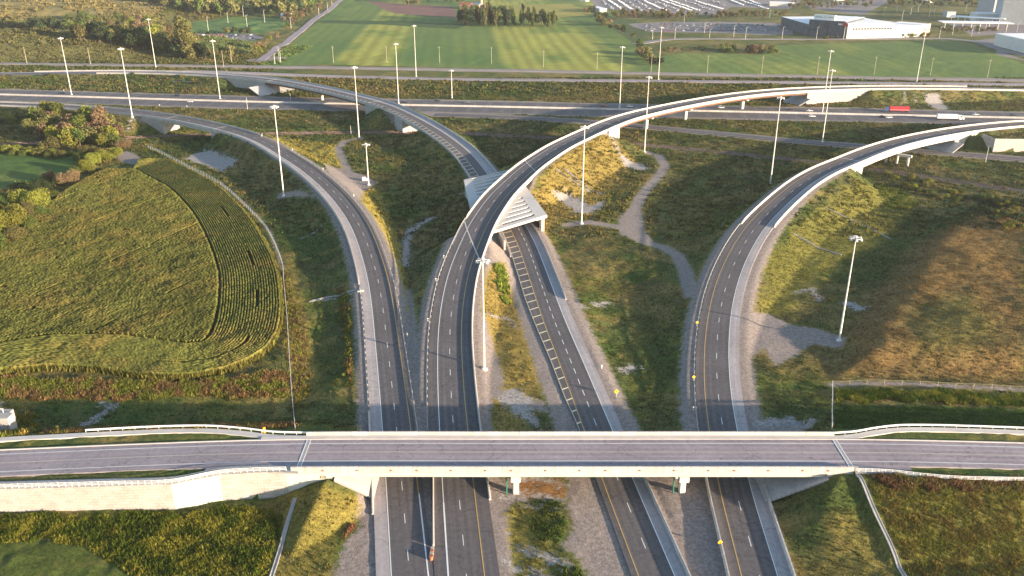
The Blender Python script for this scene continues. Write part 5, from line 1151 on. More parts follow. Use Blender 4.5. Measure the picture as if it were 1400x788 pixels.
# ------------------------------------------------------------------ trees
def crown_pts(kind, n, seed):
    r_ = np.random.default_rng(seed)
    if kind == 'poplar': lobes = [((r_.normal(0,.10), r_.normal(0,.10), .12 + .8*k/8), .17 + .06*math.sin(math.pi*k/8)) for k in range(9)]
    elif kind == 'bush': lobes = [((r_.uniform(-.34,.34), r_.uniform(-.34,.34), r_.uniform(.22,.62)), r_.uniform(.2,.32)) for k in range(9)]
    else: lobes = [((.30*math.cos(a)*r_.uniform(.3,1), .30*math.sin(a)*r_.uniform(.3,1), r_.uniform(.40,.82)), r_.uniform(.14,.24)) for a in r_.uniform(0, 6.28, 13)] + [((0,0,.62), .24)]
    P_ = []; 
    w_ = np.array([l[1]**2 for l in lobes]); w_ /= w_.sum(); ch = r_.choice(len(lobes), n, p=w_)
    d = r_.normal(0, 1, (n, 3)); d /= np.linalg.norm(d, axis=1)[:, None]; rr = r_.uniform(.55, 1.08, n) ** .6
    c = np.array([l[0] for l in lobes])[ch]; ra = np.array([l[1] for l in lobes])[ch]; p = c + d * (ra * rr)[:, None] * np.array([1, 1, .85]); k = p[:, 2] > .05
    tint = np.clip(.5 + .35 * r_.normal(0, 1, n) * .6 + .25 * np.sin(ch * 2.4), 0, 1)
    return p[k], d[k], tint[k]
def tree_mesh(kind, n, H, Wd, leaf, mleaf, seed, trunk=True):
    p, d, tint = crown_pts(kind, n, seed); r_ = np.random.default_rng(seed + 99); p = p * np.array([Wd, Wd, H])
    m_ = len(p); nrm = d + r_.normal(0, .7, (m_, 3)); nrm /= np.linalg.norm(nrm, axis=1)[:, None]; a = np.cross(nrm, r_.normal(0, 1, (m_, 3))); a /= np.linalg.norm(a, axis=1)[:, None]; b_ = np.cross(nrm, a)
    s_ = leaf * r_.uniform(.5, 1.3, m_)[:, None]; V = np.stack([p - a*s_, p - b_*s_*.8, p + a*s_, p + b_*s_*.8], 1).reshape(-1, 3); T = np.repeat(tint, 4)
    if not trunk: return fastmesh('crown', V, 4, mleaf, {'tint': ('FLOAT', T)})
    tv = trunk_quads(H, kind, r_); nt_ = len(tv); me = fastmesh('tree', np.concatenate([V, tv]), 4, mleaf, {'tint': ('FLOAT', np.concatenate([T, np.zeros(nt_)]))}); me.materials.append(M['bark'])
    mi = np.zeros((len(V) + nt_) // 4, np.int32); mi[len(V)//4:] = 1; me.polygons.foreach_set('material_index', mi); return me
def trunk_quads(H, kind, r_):
    out = []
    def limb(a, b_, r0, r1, n=5):
        m = MB().tube(a, b_, r0, r1, n)
        for f in m.F:
            if len(f) == 4: out.extend([m.V[i] for i in f])
    rt = .022 * H + .06; limb((0,0,-.3), (r_.normal(0,.2), r_.normal(0,.2), H*.55), rt, rt*.5)
    for k in range(5):
        a = r_.uniform(0, 6.28); z0 = H * r_.uniform(.2, .45); L = H * r_.uniform(.18, .3); limb((0,0,z0), (L*math.cos(a), L*math.sin(a), z0 + L*r_.uniform(.7,1.3)), rt*.45, rt*.15, 4)
    return np.array(out)
LM = ['leaf_green', 'leaf_dark', 'leaf_yellow', 'leaf_rust', 'leaf_olive']
cache = {}
def tmesh(kind, q, m, var, trunk=True):
    k = (kind, q, m, var, trunk)
    if k not in cache:
        n, leaf = {'hi': (6500, .023), 'mid': (1300, .046), 'lo': (380, .08)}[q]
        H = 10; Wd = {'poplar': 5, 'bush': 11, 'round': 10}[kind]; cache[k] = tree_mesh(kind, n, H, Wd, leaf * 10, M[m], 1000 + var * 7 + LM.index(m) * 100 + len(kind), trunk)
    return cache[k]
TRK = {}
def plant(u, v, H, kind, m, q, label, cat, group, parts=False, world=None, wfac=1.0, name=None):
    p = G(u, v) if world is None else world; var = random.randrange(3); s_ = H / 10.
    nm_ = name or ('shrub' if kind == 'bush' else 'tree')
    if parts:
        t = thing(nm_, label, cat, p, random.uniform(0, 6.28), group); t.scale = (s_*wfac, s_*wfac, s_)
        o = bpy.data.objects.new('crown', tmesh(kind, q, m, var, False)); C.objects.link(o); o.parent = t
        if kind not in TRK: TRK[kind] = fastmesh('trunk', trunk_quads(10, kind, np.random.default_rng(5)), 4, M['bark'])
        o = bpy.data.objects.new('stem' if kind == 'bush' else 'trunk', TRK[kind]); C.objects.link(o); o.parent = t
    else:
        o = bpy.data.objects.new(nm_, tmesh(kind, q, m, var)); C.objects.link(o); o.location = [float(a) for a in p]; o.rotation_euler = (0, 0, random.uniform(0, 6.28)); o.scale = (s_*wfac, s_*wfac, s_); tag(o, label, cat, group)
DESC = {'leaf_green': 'mid green', 'leaf_dark': 'dark green', 'leaf_yellow': 'sunlit yellow green', 'leaf_rust': 'rusty autumn', 'leaf_olive': 'olive green'}
# near individuals at the left
for u, v, H, m, lb in ((62,296,8,'leaf_green','green bush between the maize edge and the rounded yellow green one'),(72,272,6,'leaf_green','low green bush at the maize edge below the pinkish bush'),(38,314,8,'leaf_green','green bush at the maize edge below the olive bush'),(22,330,9,'leaf_olive','olive bush overhanging the maize edge near the picture edge'),(-6,344,9,'leaf_green','green bush cut off by the left edge beside the maize'),(60,262,8,'leaf_dark','dark bush behind the rounded bush at the upper left maize corner'),(24,276,9,'leaf_green','green bush behind the large bushes, next to the lawn'),(104,238,5,'leaf_green','small green bush between the pinkish bush and the yellow clump'),(68,246,6,'leaf_rust','twiggy brownish bush left of the pinkish autumn bush')):
    plant(u, v, H, 'bush', m, 'hi', lb, 'bush', None, True)
for u, v, H, kd, m, lb in ((12,318,15,'bush','leaf_yellow','large yellow green bush at the left edge above the maize field'),(30,304,12,'bush','leaf_olive','olive bush with dry twigs beside the large yellow green one'),(50,288,14,'bush','leaf_yellow','round bright yellow green bush at the upper left corner of the maize'),
    (95,252,10,'bush','leaf_rust','pinkish autumn bush standing alone on the edge of the maize'),(80,252,5,'bush','leaf_olive','small olive bush left of the pinkish autumn bush'),(118,236,8.5,'bush','leaf_yellow','yellow green bush, first of the clump at the tip of the maize'),
    (128,226,8.5,'bush','leaf_yellow','bright bush in the middle of the clump at the tip of the maize'),(143,221,8.5,'bush','leaf_yellow','bright bush near the right end of the clump at the tip of the maize'),(158,217,8,'bush','leaf_yellow','yellow green bush at the right end of the clump above the maize'),(122,210,6.5,'bush','leaf_olive','olive bush behind the yellow clump above the maize'),
    (170,204,8,'bush','leaf_rust','rusty bush by the gravel patch right of the wooded patch'),(-2,326,14,'bush','leaf_yellow','half cut off yellow green bush at the extreme left edge'),(8,290,10,'bush','leaf_green','dark bush behind the large bushes at the left edge'),(-10,300,12,'bush','leaf_olive','olive bush cut off by the left edge of the picture')):
    plant(u, v, H, kd, m, 'hi', lb, 'bush', None, True)
def mesh_arrays(me):
    n = len(me.vertices); V = np.zeros(n*3, np.float32); me.vertices.foreach_get('co', V); T = np.zeros(n, np.float32); me.attributes['tint'].data.foreach_get('value', T)
    mi = np.zeros(len(me.polygons), np.int32); me.polygons.foreach_get('material_index', mi); return V.reshape(-1, 3), T, mi
def woodmass(n, poly, Hs, kinds, mats, label, cat='woodland', wf=1.0):
    pl = [(float(a), float(b_)) for a, b_ in poly]; xs = [a for a, _ in pl]; yy = [b_ for _, b_ in pl]; k = 0; Vs = []; Ts = []; Ms = []
    used = []
    while k < n:
        u, v = random.uniform(min(xs), max(xs)), random.uniform(min(yy), max(yy))
        if float(sdpoly(np.array([u]), np.array([v]), pl)[0]) < 0: continue
        k += 1; p = G(u, v); kd = random.choice(kinds); m = random.choice(mats); H = random.uniform(*Hs); s_ = H / 10
        V, T, mi = mesh_arrays(tmesh(kd, 'lo', m, random.randrange(3))); a = random.uniform(0, 6.28); ca, sa_ = math.cos(a), math.sin(a)
        W = np.stack([(V[:, 0]*ca - V[:, 1]*sa_)*s_*wf + p[0], (V[:, 0]*sa_ + V[:, 1]*ca)*s_*wf + p[1], V[:, 2]*s_ + p[2]], 1)
        if m not in used: used.append(m)
        Vs.append(W); Ts.append(T); Ms.append(np.where(mi == 1, 9, used.index(m)))
    me = fastmesh('woodland', np.concatenate(Vs), 4, M[used[0]], {'tint': ('FLOAT', np.concatenate(Ts))})
    for m in used[1:]: me.materials.append(M[m])
    me.materials.append(M['bark']); mm = np.concatenate(Ms); mm[mm == 9] = len(used); me.polygons.foreach_set('material_index', mm.astype(np.int32))
    o = bpy.data.objects.new('woodland', me); C.objects.link(o); tag(o, label, cat, kind='stuff')
def cluster(n, poly, Hs, kinds, mats, q, where, group, cat='tree', wf=1.0, parts=False, mass=False):
    if mass: return woodmass(n, poly, Hs, kinds, mats, 'mass of mixed trees ' + where, wf=wf)
    pl = [(float(a), float(b_)) for a, b_ in poly]; xs = [a for a, _ in pl]; yy = [b_ for _, b_ in pl]; k = 0; tries = 0; pts = []
    while k < n and tries < n * 80:
        tries += 1; u, v = random.uniform(min(xs), max(xs)), random.uniform(min(yy), max(yy))
        if float(sdpoly(np.array([u]), np.array([v]), pl)[0]) < 0: continue
        pts.append((v, u)); k += 1
    for v, u in sorted(pts):
        kd = random.choice(kinds); m = random.choice(mats); H = random.uniform(*Hs)
        plant(u, v, H, kd, m, q, DESC[m] + ' ' + {'bush': 'shrub', 'round': 'tree', 'poplar': 'slender tree'}[kd] + ' ' + where, 'shrub' if kd == 'bush' else 'tree', group, parts, wfac=wf)
Gn, Dk, Yl, Ru, Ol = LM
cluster(42, [(30,178),(60,166),(150,168),(170,190),(150,200),(60,205),(35,198)], (8.5,15), ['round','bush','bush'], [Gn, Ol, Yl, Yl, Ru], 'mid', 'in the wooded patch below the leftmost ramp', 'trees in the wooded patch below the leftmost ramp', parts=True)
cluster(22, [(0,205),(30,208),(110,212),(110,218),(0,214)], (3,5.5), ['bush'], [Gn, Ol, Yl], 'mid', 'in the hedge behind the small lawn', 'shrubs of the hedge behind the small lawn')
cluster(22, [(0,152),(60,158),(150,166),(140,172),(40,176),(0,172)], (3,6), ['bush'], [Gn, Dk, Yl], 'mid', 'on the bank below the leftmost ramp at far left', 'shrubs on the bank at far left')
cluster(55, [(40,44),(90,42),(140,50),(200,62),(260,76),(340,80),(335,84),(230,80),(140,62),(60,52)], (13,21), ['round'], [Gn, Dk, Dk, Ol], 'mid', 'in the belt of woods behind the rising field', 'trees in the woods behind the rising field')
cluster(45, [(70,30),(110,26),(200,34),(235,44),(240,60),(180,56),(100,44)], (11,19), ['round'], [Gn, Ol, Ol, Yl, Ru], 'mid', 'in the sunlit woodland at upper left', 'trees in the sunlit woodland at upper left')
cluster(22, [(0,30),(70,42),(60,48),(0,40)], (8,15), ['round','bush'], [Gn, Dk, Ol], 'lo', 'in the wooded gully at the extreme upper left', 'trees in the upper left gully')
cluster(170, [(200,0),(330,-6),(400,-4),(440,8),(400,24),(330,24),(270,20),(220,10)], (14,24), ['round'], [Gn, Dk, Ol, Ol], 'lo', 'in the woods beyond the sports ground', 'trees in the woods beyond the sports ground', mass=True)
cluster(60, [(400,6),(440,-2),(460,0),(420,26),(392,40),(385,30)], (7,12), ['round'], [Gn, Ol, Ru], 'lo', 'beside the country road', 'trees beside the country road', mass=True)
cluster(10, [(345,84),(372,64),(384,52),(376,48),(350,70)], (7,12), ['round'], [Ol, Yl, Ru], 'lo', 'at the corner of the country road', 'trees at the corner of the country road')
cluster(13, [(308,46),(350,45),(350,48),(308,49)], (6,10), ['round'], [Dk, Ol], 'lo', 'in the row behind the sports ground car park', 'trees behind the sports ground car park')
plant(257, 80, 40, 'poplar', Ol, 'hi', 'very tall poplar standing out in front of the sports ground', 'tree', None, True, wfac=1.5)
plant(245, 76, 19, 'round', Ol, 'mid', 'broad tree leaning against the left side of the tall poplar', 'tree', None, True)
plant(272, 77, 17, 'round', Gn, 'mid', 'rounded tree at the right foot of the tall poplar', 'tree', None, True)
plant(213, 52, 16, 'round', Yl, 'mid', 'yellow green tree behind the mast at upper left', 'tree', None, True)
cluster(64, [(626,37),(760,38.5),(757,33),(700,27),(640,25),(626,30)], (17,24), ['round','poplar'], [Dk, Dk, Ol, Gn], 'mid', 'in the rectangular grove on the far side of the green field', 'trees of the rectangular grove in the green field', wf=.75)
cluster(34, [(786,4),(800,0),(830,22),(850,42),(885,62),(905,92),(895,94),(870,72),(832,42),(800,18)], (7,12), ['round','bush'], [Gn, Dk, Ol, Ol, Ru], 'lo', 'in the hedgerow between the two green fields', 'trees in the hedgerow between the green fields')
cluster(20, [(985,68),(1060,69),(1062,76),(1030,75),(985,72)], (6,10), ['bush','round'], [Ru, Ol, Ol, Gn], 'lo', 'in the thicket at the top of the right green field', 'shrubs at the top of the right green field')
cluster(24, [(905,66),(985,64),(985,70),(905,74)], (2,4.5), ['bush'], [Ru, Ol, Gn], 'lo', 'on the rough ground behind the right green field', 'shrubs on the rough ground by the business park')
cluster(90, [(835,17),(905,20),(1000,21),(1080,18),(1080,24),(980,27),(840,26)], (6,11), ['round'], [Gn, Ol, Ol, Ru], 'lo', 'between the two car parks of the business park', 'trees between the business park car parks', mass=True)
cluster(50, [(1075,4),(1110,0),(1150,2),(1200,4),(1195,14),(1150,10),(1110,14),(1080,12)], (6,10), ['round'], [Gn, Ol, Ru], 'lo', 'behind the glass office building', 'trees behind the glass office', mass=True)
cluster(90, [(1200,-4),(1360,-4),(1365,8),(1330,10),(1260,12),(1210,8)], (6,11), ['round'], [Gn, Dk, Ol], 'lo', 'at the top right behind the business park', 'trees behind the business park', mass=True)
cluster(30, [(1105,53),(1270,49),(1272,51),(1110,54.5)], (2.5,6), ['bush','round'], [Gn, Ol, Yl], 'lo', 'in front of the office building and hall', 'small trees in front of the office and hall')
cluster(30, [(1285,41),(1360,40),(1362,44),(1285,46)], (3,6), ['bush','round'], [Ol, Ru, Gn], 'lo', 'in front of the canopy building', 'shrubs in front of the canopy building')
cluster(34, [(500,-4),(620,-2),(622,4),(560,8),(510,2)], (8,14), ['round'], [Gn, Dk, Ol, Ru], 'lo', 'behind the ploughed strip', 'trees behind the ploughed strip', mass=True)
cluster(12, [(622,3),(672,3),(680,12),(622,14)], (6,11), ['round'], [Gn, Ol], 'lo', 'around the farmhouse', 'trees around the farmhouse')
cluster(40, [(1240,240),(1300,262),(1400,275),(1400,300),(1330,285),(1250,262)], (1.6,4), ['bush'], [Gn, Yl, Ol, Dk], 'mid', 'on the scrubland below the railway at right', 'shrubs on the scrubland below the railway')
cluster(26, [(1330,268),(1400,280),(1400,318),(1360,312),(1330,290)], (2,4.5), ['bush'], [Gn, Dk, Yl], 'mid', 'in the thicket on top of the brown mound at right', 'shrubs in the thicket behind the brown mound')
cluster(8, [(1215,232),(1250,245),(1240,262),(1215,245)], (1.5,3.5), ['bush'], [Gn, Yl], 'mid', 'beside the abutment of the rightmost ramp bridge', 'shrubs beside the right ramp bridge')
cluster(16, [(690,190),(830,212),(1040,222),(1040,228),(850,208),(690,196)], (1.2,2.6), ['bush'], [Dk, Gn], 'mid', 'along the railway between the ramps', 'shrubs along the railway between the ramps')

# ------------------------------------------------------------------ vehicles
def car_parts(col_, suv=False, L=4.6):
    h1, h2 = (.95, 1.7) if suv else (.8, 1.42)
    def loft(secs):
        mb = MB(); n = len(secs[0]); V = [v for s_ in secs for v in s_]; F = []
        for i in range(len(secs) - 1):
            for j in range(n): F.append((i*n+j, i*n+(j+1) % n, (i+1)*n+(j+1) % n, (i+1)*n+j))
        F.append(tuple(range(n))[::-1]); F.append(tuple(range((len(secs)-1)*n, len(secs)*n))); mb.add(V, F); return mb
    def sec(x, w_, z0, z1): return [(x,-w_,z0+.1),(x,-w_*.9,z0),(x,w_*.9,z0),(x,w_,z0+.1),(x,w_,z1-.15),(x,w_*.88,z1),(x,-w_*.88,z1),(x,-w_,z1-.15)]
    body = loft([sec(-L/2,.75,.35,h1-.1), sec(-L/2+.25,.88,.25,h1), sec(0,.92,.22,h1), sec(L/2-.5,.88,.25,h1-.12), sec(L/2,.7,.35,h1-.3)])
    xb, xf = (-L/2+.1, L/2-1.4) if suv else (-L/2+.6, L/2-1.35)
    gl = MB().add([(xb,-.8,h1-.02),(xf,-.8,h1-.02),(xf,.8,h1-.02),(xb,.8,h1-.02),(xb+.5,-.64,h2-.06),(xf-.75,-.64,h2-.06),(xf-.75,.64,h2-.06),(xb+.5,.64,h2-.06)],[(0,1,5,4),(1,2,6,5),(2,3,7,6),(3,0,4,7),(4,5,6,7)])
    rf = MB().box(xb+.45, xf-.7, -.66, .66, h2-.07, h2)
    wh = MB().tube((0,-.11,0), (0,.11,0), .34, .34, 12)
    return body, gl, rf, wh
paints = {'white': (.75,.75,.74), 'silver': (.45,.46,.47), 'black': (.03,.03,.035), 'red': (.45,.03,.03), 'blue': (.05,.09,.2), 'grey': (.16,.17,.18)}
for k, c in paints.items(): M['paint_' + k] = mat('paint_' + k, c, .35, 0, spec=.5)
carcache = {}
def car(p, ang, colr, label, group=None, suv=False):
    k = (colr, suv)
    if k not in carcache:
        b_, g, r_, w_ = car_parts(colr, suv); carcache[k] = [mkmesh('body', b_.V, b_.F, M['paint_' + colr]), mkmesh('windows', g.V, g.F, M['glass']), mkmesh('roof', r_.V, r_.F, M['paint_' + colr]), mkmesh('wheel', w_.V, w_.F, M['black'])]
    t = thing('suv' if suv else 'car', label, 'car', p, ang, group); L4 = carcache[k]
    for nm_, i in (('body', 0), ('windows', 1), ('roof', 2)): o = bpy.data.objects.new(nm_, L4[i]); C.objects.link(o); o.parent = t
    for sx in (-1.4, 1.4):
        for sy in (-.82, .82): o = bpy.data.objects.new('wheel', L4[3]); C.objects.link(o); o.parent = t; o.location = (sx, sy, .34)
hwang = lambda p: math.atan2(*(lambda t_: (t_[1], t_[0]))(HW.tan(HW.s_of(p[0], p[1]))))
for u, v, c, suv, lb in ((260,140,'white',False,'white car on the near carriageway at left, above the leftmost ramp'),(243,131.5,'black',True,'dark van like car on the far carriageway at left'),(86,128,'black',False,'black car on the far carriageway at the extreme left'),
    (553,140.5,'black',False,'black car just right of the hatched ramp on the far carriageway'),(598,138.5,'black',True,'dark car on the far edge of the motorway, near the short mast'),(639,141,'grey',False,'grey car on the far carriageway halfway to the flyover'),
    (825.6,145.5,'red',False,'dark red car on the far carriageway left of the flyover'),(861,146.5,'white',False,'white car about to pass below the flyover'),(986,148,'white',True,'white car on the far carriageway between the two flyover piers'),
    (1080,150.5,'black',False,'black car on the far carriageway in front of the pale slope paving'),(1107,152.5,'white',False,'white car on the far carriageway left of the two merging masts'),(1110,160,'white',True,'white car on the near carriageway left of the two merging masts'),
    (1215,161.5,'white',True,'white car with a dark car behind it on the near carriageway, below the red lorry'),(1206,160.5,'black',False,'black car directly behind a white one, below the red lorry'),(1334,157.5,'white',False,'white car on the far carriageway above the white lorry'),(1385,158,'black',False,'black car on the far carriageway at the extreme right')):
    p = P(u, v, .1); car(p, hwang(p), c, lb, 'cars on the motorway', suv)
q = R3.spx(531, 148, 8.6); p = R3.at(q, -5.5)[0]; tx, ty = R3.tan(q); car(p, math.atan2(ty, tx), 'black', 'black car on the hatched side of the ramp bridge')
def lorry(p, ang, cabc, boxm, label, tag2):
    t = thing('lorry', label, 'lorry', p, ang)
    MB().box(-8.2, 5.4, -1.27, 1.27, 1.15, 4.05).obj('trailer_box', M[boxm], t)
    MB().box(-8.0, 5.2, -.5, .5, .85, 1.14).obj('chassis', M['black'], t)
    cb = MB().add([(6.0,-1.2,.6),(9.9,-1.2,.6),(9.9,1.2,.6),(6.0,1.2,.6),(6.0,-1.2,3.6),(8.2,-1.15,3.4),(8.2,1.15,3.4),(6.0,1.2,3.6),(8.7,-1.15,2.1),(9.9,-1.05,1.9),(9.9,1.05,1.9),(8.7,1.15,2.1)],
        [(3,2,1,0),(0,4,7,3),(4,5,6,7),(5,8,11,6),(8,9,10,11),(9,1,2,10),(0,1,9,8,5,4),(3,7,6,11,10,2)]).obj('cab', M[cabc], t)
    MB().add([(8.22,-1.0,3.3),(8.72,-1.0,2.2),(8.72,1.0,2.2),(8.22,1.0,3.3),(7.0,-1.215,3.1),(8.2,-1.19,3.1),(8.4,-1.19,2.2),(7.0,-1.215,2.2)],[(0,1,2,3),(4,7,6,5)]).obj('windscreen', M['glass'], cb)
    w_ = MB().tube((0,-.16,0), (0,.16,0), .52, .52, 12); wm = mkmesh('wheel', w_.V, w_.F, M['black'])
    for x in (-7.2, -5.9, 5.0, 6.3, 8.9):
        for y in (-1.08, 1.08): o = bpy.data.objects.new('wheel', wm); C.objects.link(o); o.parent = t; o.location = (x, y, .52)
    if tag2: MB().box(-8.0, -4.6, -1.285, -1.272, 2.2, 3.4).obj('side_panel', M['pink'], t); MB().box(-8.0, 5.3, 1.272, 1.285, 1.6, 2.0).obj('side_stripe', M['pink'], t)
    return t
p = P(1226, 153.3, .1); lorry(p, hwang(p) + math.pi, 'paint_blue', 'red', 'red articulated lorry with a blue cab on the far carriageway', True)
p = P(1297, 164.2, .1); lorry(p, hwang(p), 'paint_white', 'white', 'white articulated lorry on the near carriageway at right', False)
# parked cars
simple = {}
def pcar(u, v, ang, c, where, group):
    if c not in simple:
        b_, g, r_, w_ = car_parts(c); mb = MB(); mb.add(b_.V, b_.F); nb_ = len(mb.F); mb.add(g.V, g.F); ng = len(mb.F); mb.add(r_.V, r_.F); me = mkmesh('parked_car', mb.V, mb.F, [M['paint_' + c], M['glass']])
        for i in range(nb_, ng): me.polygons[i].material_index = 1
        simple[c] = me
    p = G(u, v); o = bpy.data.objects.new('parked_car', simple[c]); C.objects.link(o); o.location = (p[0], p[1], p[2] + .05); o.rotation_euler = (0, 0, ang); o.scale = (1.1, 1.1, 1.1)
    tag(o, c + ' car parked ' + where, 'car', group)
for r0, r1 in (((824,2),(838,13)),((855,1),(882,17)),((894,2),(932,16)),((938,2),(975,15)),((976,2),(990,8)),((868,0),(890,14))):
    n = 31
    for k in range(n):
        if random.random() < .12: continue
        f_ = (k + .5) / n; pcar(r0[0]*(1-f_)+r1[0]*f_ + random.uniform(-2.5,2.5), r0[1]*(1-f_)+r1[1]*f_ + random.uniform(-.5,.5), 1.2 + random.gauss(0,.08), random.choice(['white','white','white','silver','silver','blue']), 'in the long rows at the top of the picture', 'cars in the far storage car park')
for k in range(74):
    pcar(random.uniform(880,1078), random.choice([33.5,36,39,42.5]) + random.uniform(-.3,.3), 1.3 + random.gauss(0,.1), random.choice(['black','grey','blue','silver','white','red']), 'in the office car park', 'cars in the office car park')
for k in range(40):
    f_ = random.random(); pcar(262 + f_*88, random.choice([48.5, 50.3, 52.8]), 1.4 + random.gauss(0,.1), random.choice(['black','grey','white','silver','blue','red']), 'at the sports ground', 'cars at the sports ground')

mb = MB(); rr = random.Random(4)
def lowcar(p, a):
    ca, sa_ = math.cos(a), math.sin(a); V = []
    for x, y, z in ((-2.4,-.95,.3),(2.4,-.95,.3),(2.4,.95,.3),(-2.4,.95,.3),(-2.4,-.95,1.0),(2.4,-.95,.9),(2.4,.95,.9),(-2.4,.95,1.0),(-1.6,-.75,1.6),(.7,-.75,1.6),(.7,.75,1.6),(-1.6,.75,1.6)): V.append((p[0]+x*ca-y*sa_, p[1]+x*sa_+y*ca, p[2]+z))
    mb.add(V, [(0,1,5,4),(1,2,6,5),(2,3,7,6),(3,0,4,7),(4,5,9,8),(5,6,10,9),(6,7,11,10),(7,4,8,11),(8,9,10,11)])
for r0, r1 in (((1000,1),(1016,8)),((1010,0),(1050,13)),((905,1),(945,15)),((950,2),(988,13)),((832,1),(850,13)),((845,1),(868,16)),((1022,0),(1040,7)),((915,1),(956,15)),((880,1),(910,15))):
    for k in range(30):
        f_ = (k + .5) / 30; lowcar(G(r0[0]*(1-f_)+r1[0]*f_ + rr.uniform(-1,1), r0[1]*(1-f_)+r1[1]*f_ + rr.uniform(-.3,.3)), 1.2)
o = mb.obj('parked_cars', M['paint_white'], None, 'stuff'); tag(o, 'packed pale cars filling the far storage car park at the top right', 'cars')
mb = MB()
for k in range(130): lowcar(G(rr.uniform(882,1076), rr.choice([34.5,37.5,40.5,41.5]) + rr.uniform(-.3,.3)), 1.3)
o = mb.obj('parked_cars', M['paint_grey'], None, 'stuff'); tag(o, 'dark cars scattered over the office car park left of the glass office', 'cars')

# ------------------------------------------------------------------ buildings
def block(root, name, a, b_, depth, h, m, roof='luminous', z0=0., over=0., uvm=True):
    """box standing on the ground line a-b (towards the viewer), going back by depth"""
    a = np.array([*a[:2], 0.]); b_ = np.array([*b_[:2], 0.]); d = b_ - a; L = np.hypot(*d[:2]); d /= L; n = np.array([-d[1], d[0], 0]) * depth; o3_ = np.array(root.location); gz = o3_[2]
    V = []
    for q in (a, b_, b_ + n, a + n): V += [(q[0]-o3_[0], q[1]-o3_[1], z0 - 1.5 if z0 == 0 else z0), (q[0]-o3_[0], q[1]-o3_[1], z0 + h)]
    UVl = [(0,0),(0,h),(L,0),(L,h),(L+depth,0),(L+depth,h),(-depth,0),(-depth,h)]
    o = obj(name, V, [(0,2,3,1),(2,4,5,3),(4,6,7,5),(6,0,1,7)], m, root, UVl)
    e = .25; V = [(q[0]-o3_[0]+s_*0, q[1]-o3_[1], z0 + h + dz) for dz in (0.004, e) for q, s_ in ((a,0),(b_,0),(b_+n,0),(a+n,0))]
    obj('roof', V, [(3,2,1,0),(4,5,6,7),(0,1,5,4),(1,2,6,5),(2,3,7,6),(3,0,4,7)], M[roof], root); return o
def winbands(root, a, b_, z0, z1, nfl, ncol, m='glass', fr=.72):
    a = np.array([*a[:2], 0.]); b_ = np.array([*b_[:2], 0.]); d = b_ - a; L = np.hypot(*d[:2]); d /= L; n = np.array([d[1], -d[0], 0]) * .12; o3_ = np.array(root.location)
    for f in range(nfl):
        for c in range(ncol):
            x0 = L * (c + (1-fr)/2) / ncol; x1 = L * (c + (1+fr)/2) / ncol; zz0 = z0 + (z1-z0)*(f+.2)/nfl; zz1 = z0 + (z1-z0)*(f+.85)/nfl
            q = [a + d*x0 + n - o3_, a + d*x1 + n - o3_]; r_ = [v - n for v in q]
            obj('window', [(q[0][0],q[0][1],zz0),(q[1][0],q[1][1],zz0),(q[1][0],q[1][1],zz1),(q[0][0],q[0][1],zz1),(r_[0][0],r_[0][1],zz0),(r_[1][0],r_[1][1],zz0),(r_[1][0],r_[1][1],zz1),(r_[0][0],r_[0][1],zz1)],
                [(0,1,2,3),(0,4,5,1),(3,2,6,7),(0,3,7,4),(1,5,6,2)], M[m], root)
def gl_(u, v): return G(u, v)
M['curtain'] = panel_mat('curtain_wall', (.055,.075,.095), 3.2, 3.6, 1.9, True, .3)
M['greywall'] = panel_mat('grey_cladding', (.34,.36,.38), 9, 4, .9, True, .03); M['whitewall'] = panel_mat('white_cladding', (.62,.60,.55), 8, 20, .8, True, .03)
M['bluegrey'] = mat('bluegrey_roof', (.22,.25,.29), .7, .08, .1)
a, b_, c, d = gl_(1104,49.5), gl_(1153,53), gl_(1067,38), gl_(1104,49)
t = thing('office_building', 'dark glass office block with a white roof sign, attached to a long white hall', 'office building', ((a+b_)/2)[:2].tolist() + [float(a[2])])
block(t, 'glass_front', a, b_, 70, 20, M['curtain']); block(t, 'glass_wing', c, d, 50, 13.5, M['curtain'])
n_ = (b_ - a) / np.linalg.norm((b_ - a)[:2]); bk = np.array([-n_[1], n_[0], 0])
block(t, 'roof_sign', a + n_*4 + bk*3, a + n_*30 + bk*3, 3, 5.5, M['luminous'], z0=20.4)
s0_ = a + n_*6 + bk*2.8 - np.array(t.location); 
mb = MB()
for k, wl_ in enumerate((1.6,1.2,1.8,1.1,1.5,1.3,.6,.5,1.7,0,1.4,0,1.6,1.2,1.5,1.1)):
    if wl_: q = s0_ + n_ * (k * 1.4); mb.add([(q[0],q[1],22.6),(q[0]+n_[0]*1.0,q[1]+n_[1]*1.0,22.6),(q[0]+n_[0]*1.0,q[1]+n_[1]*1.0,22.6+wl_),(q[0],q[1],22.6+wl_)],[(0,1,2,3)])
mb.obj('sign_lettering', M['concrete_dim'], t)
q = a + n_*36 - bk*.3 - np.array(t.location)
for nm_, x0, x1, m_ in (('white_logo', 0, 5, 'white'), ('red_logo', 5.4, 11, 'red')): MB().add([(q[0]+n_[0]*x, q[1]+n_[1]*x, z) for x, z in ((x0,15.6 if m_=='white' else 14.6),(x1,15.6 if m_=='white' else 14.6),(x1,17.4 if m_=='white' else 18.6),(x0,17.4 if m_=='white' else 18.6))], [(0,1,2,3)]).obj(nm_, M[m_], t)
a2, b2 = gl_(1157,53), gl_(1219,52); block(t, 'high_hall', a2, b2, 90, 17, M['whitewall']); 
winbands(t, a2 + (b2-a2)*.1, b2 - (b2-a2)*.02, 9.5, 12.5, 1, 14)
a3, b3 = b2, gl_(1259,50); block(t, 'low_hall', a3, b3, 110, 12.5, M['whitewall']); block(t, 'end_wing', b3, gl_(1270,48.5), 40, 13, M['brick'])
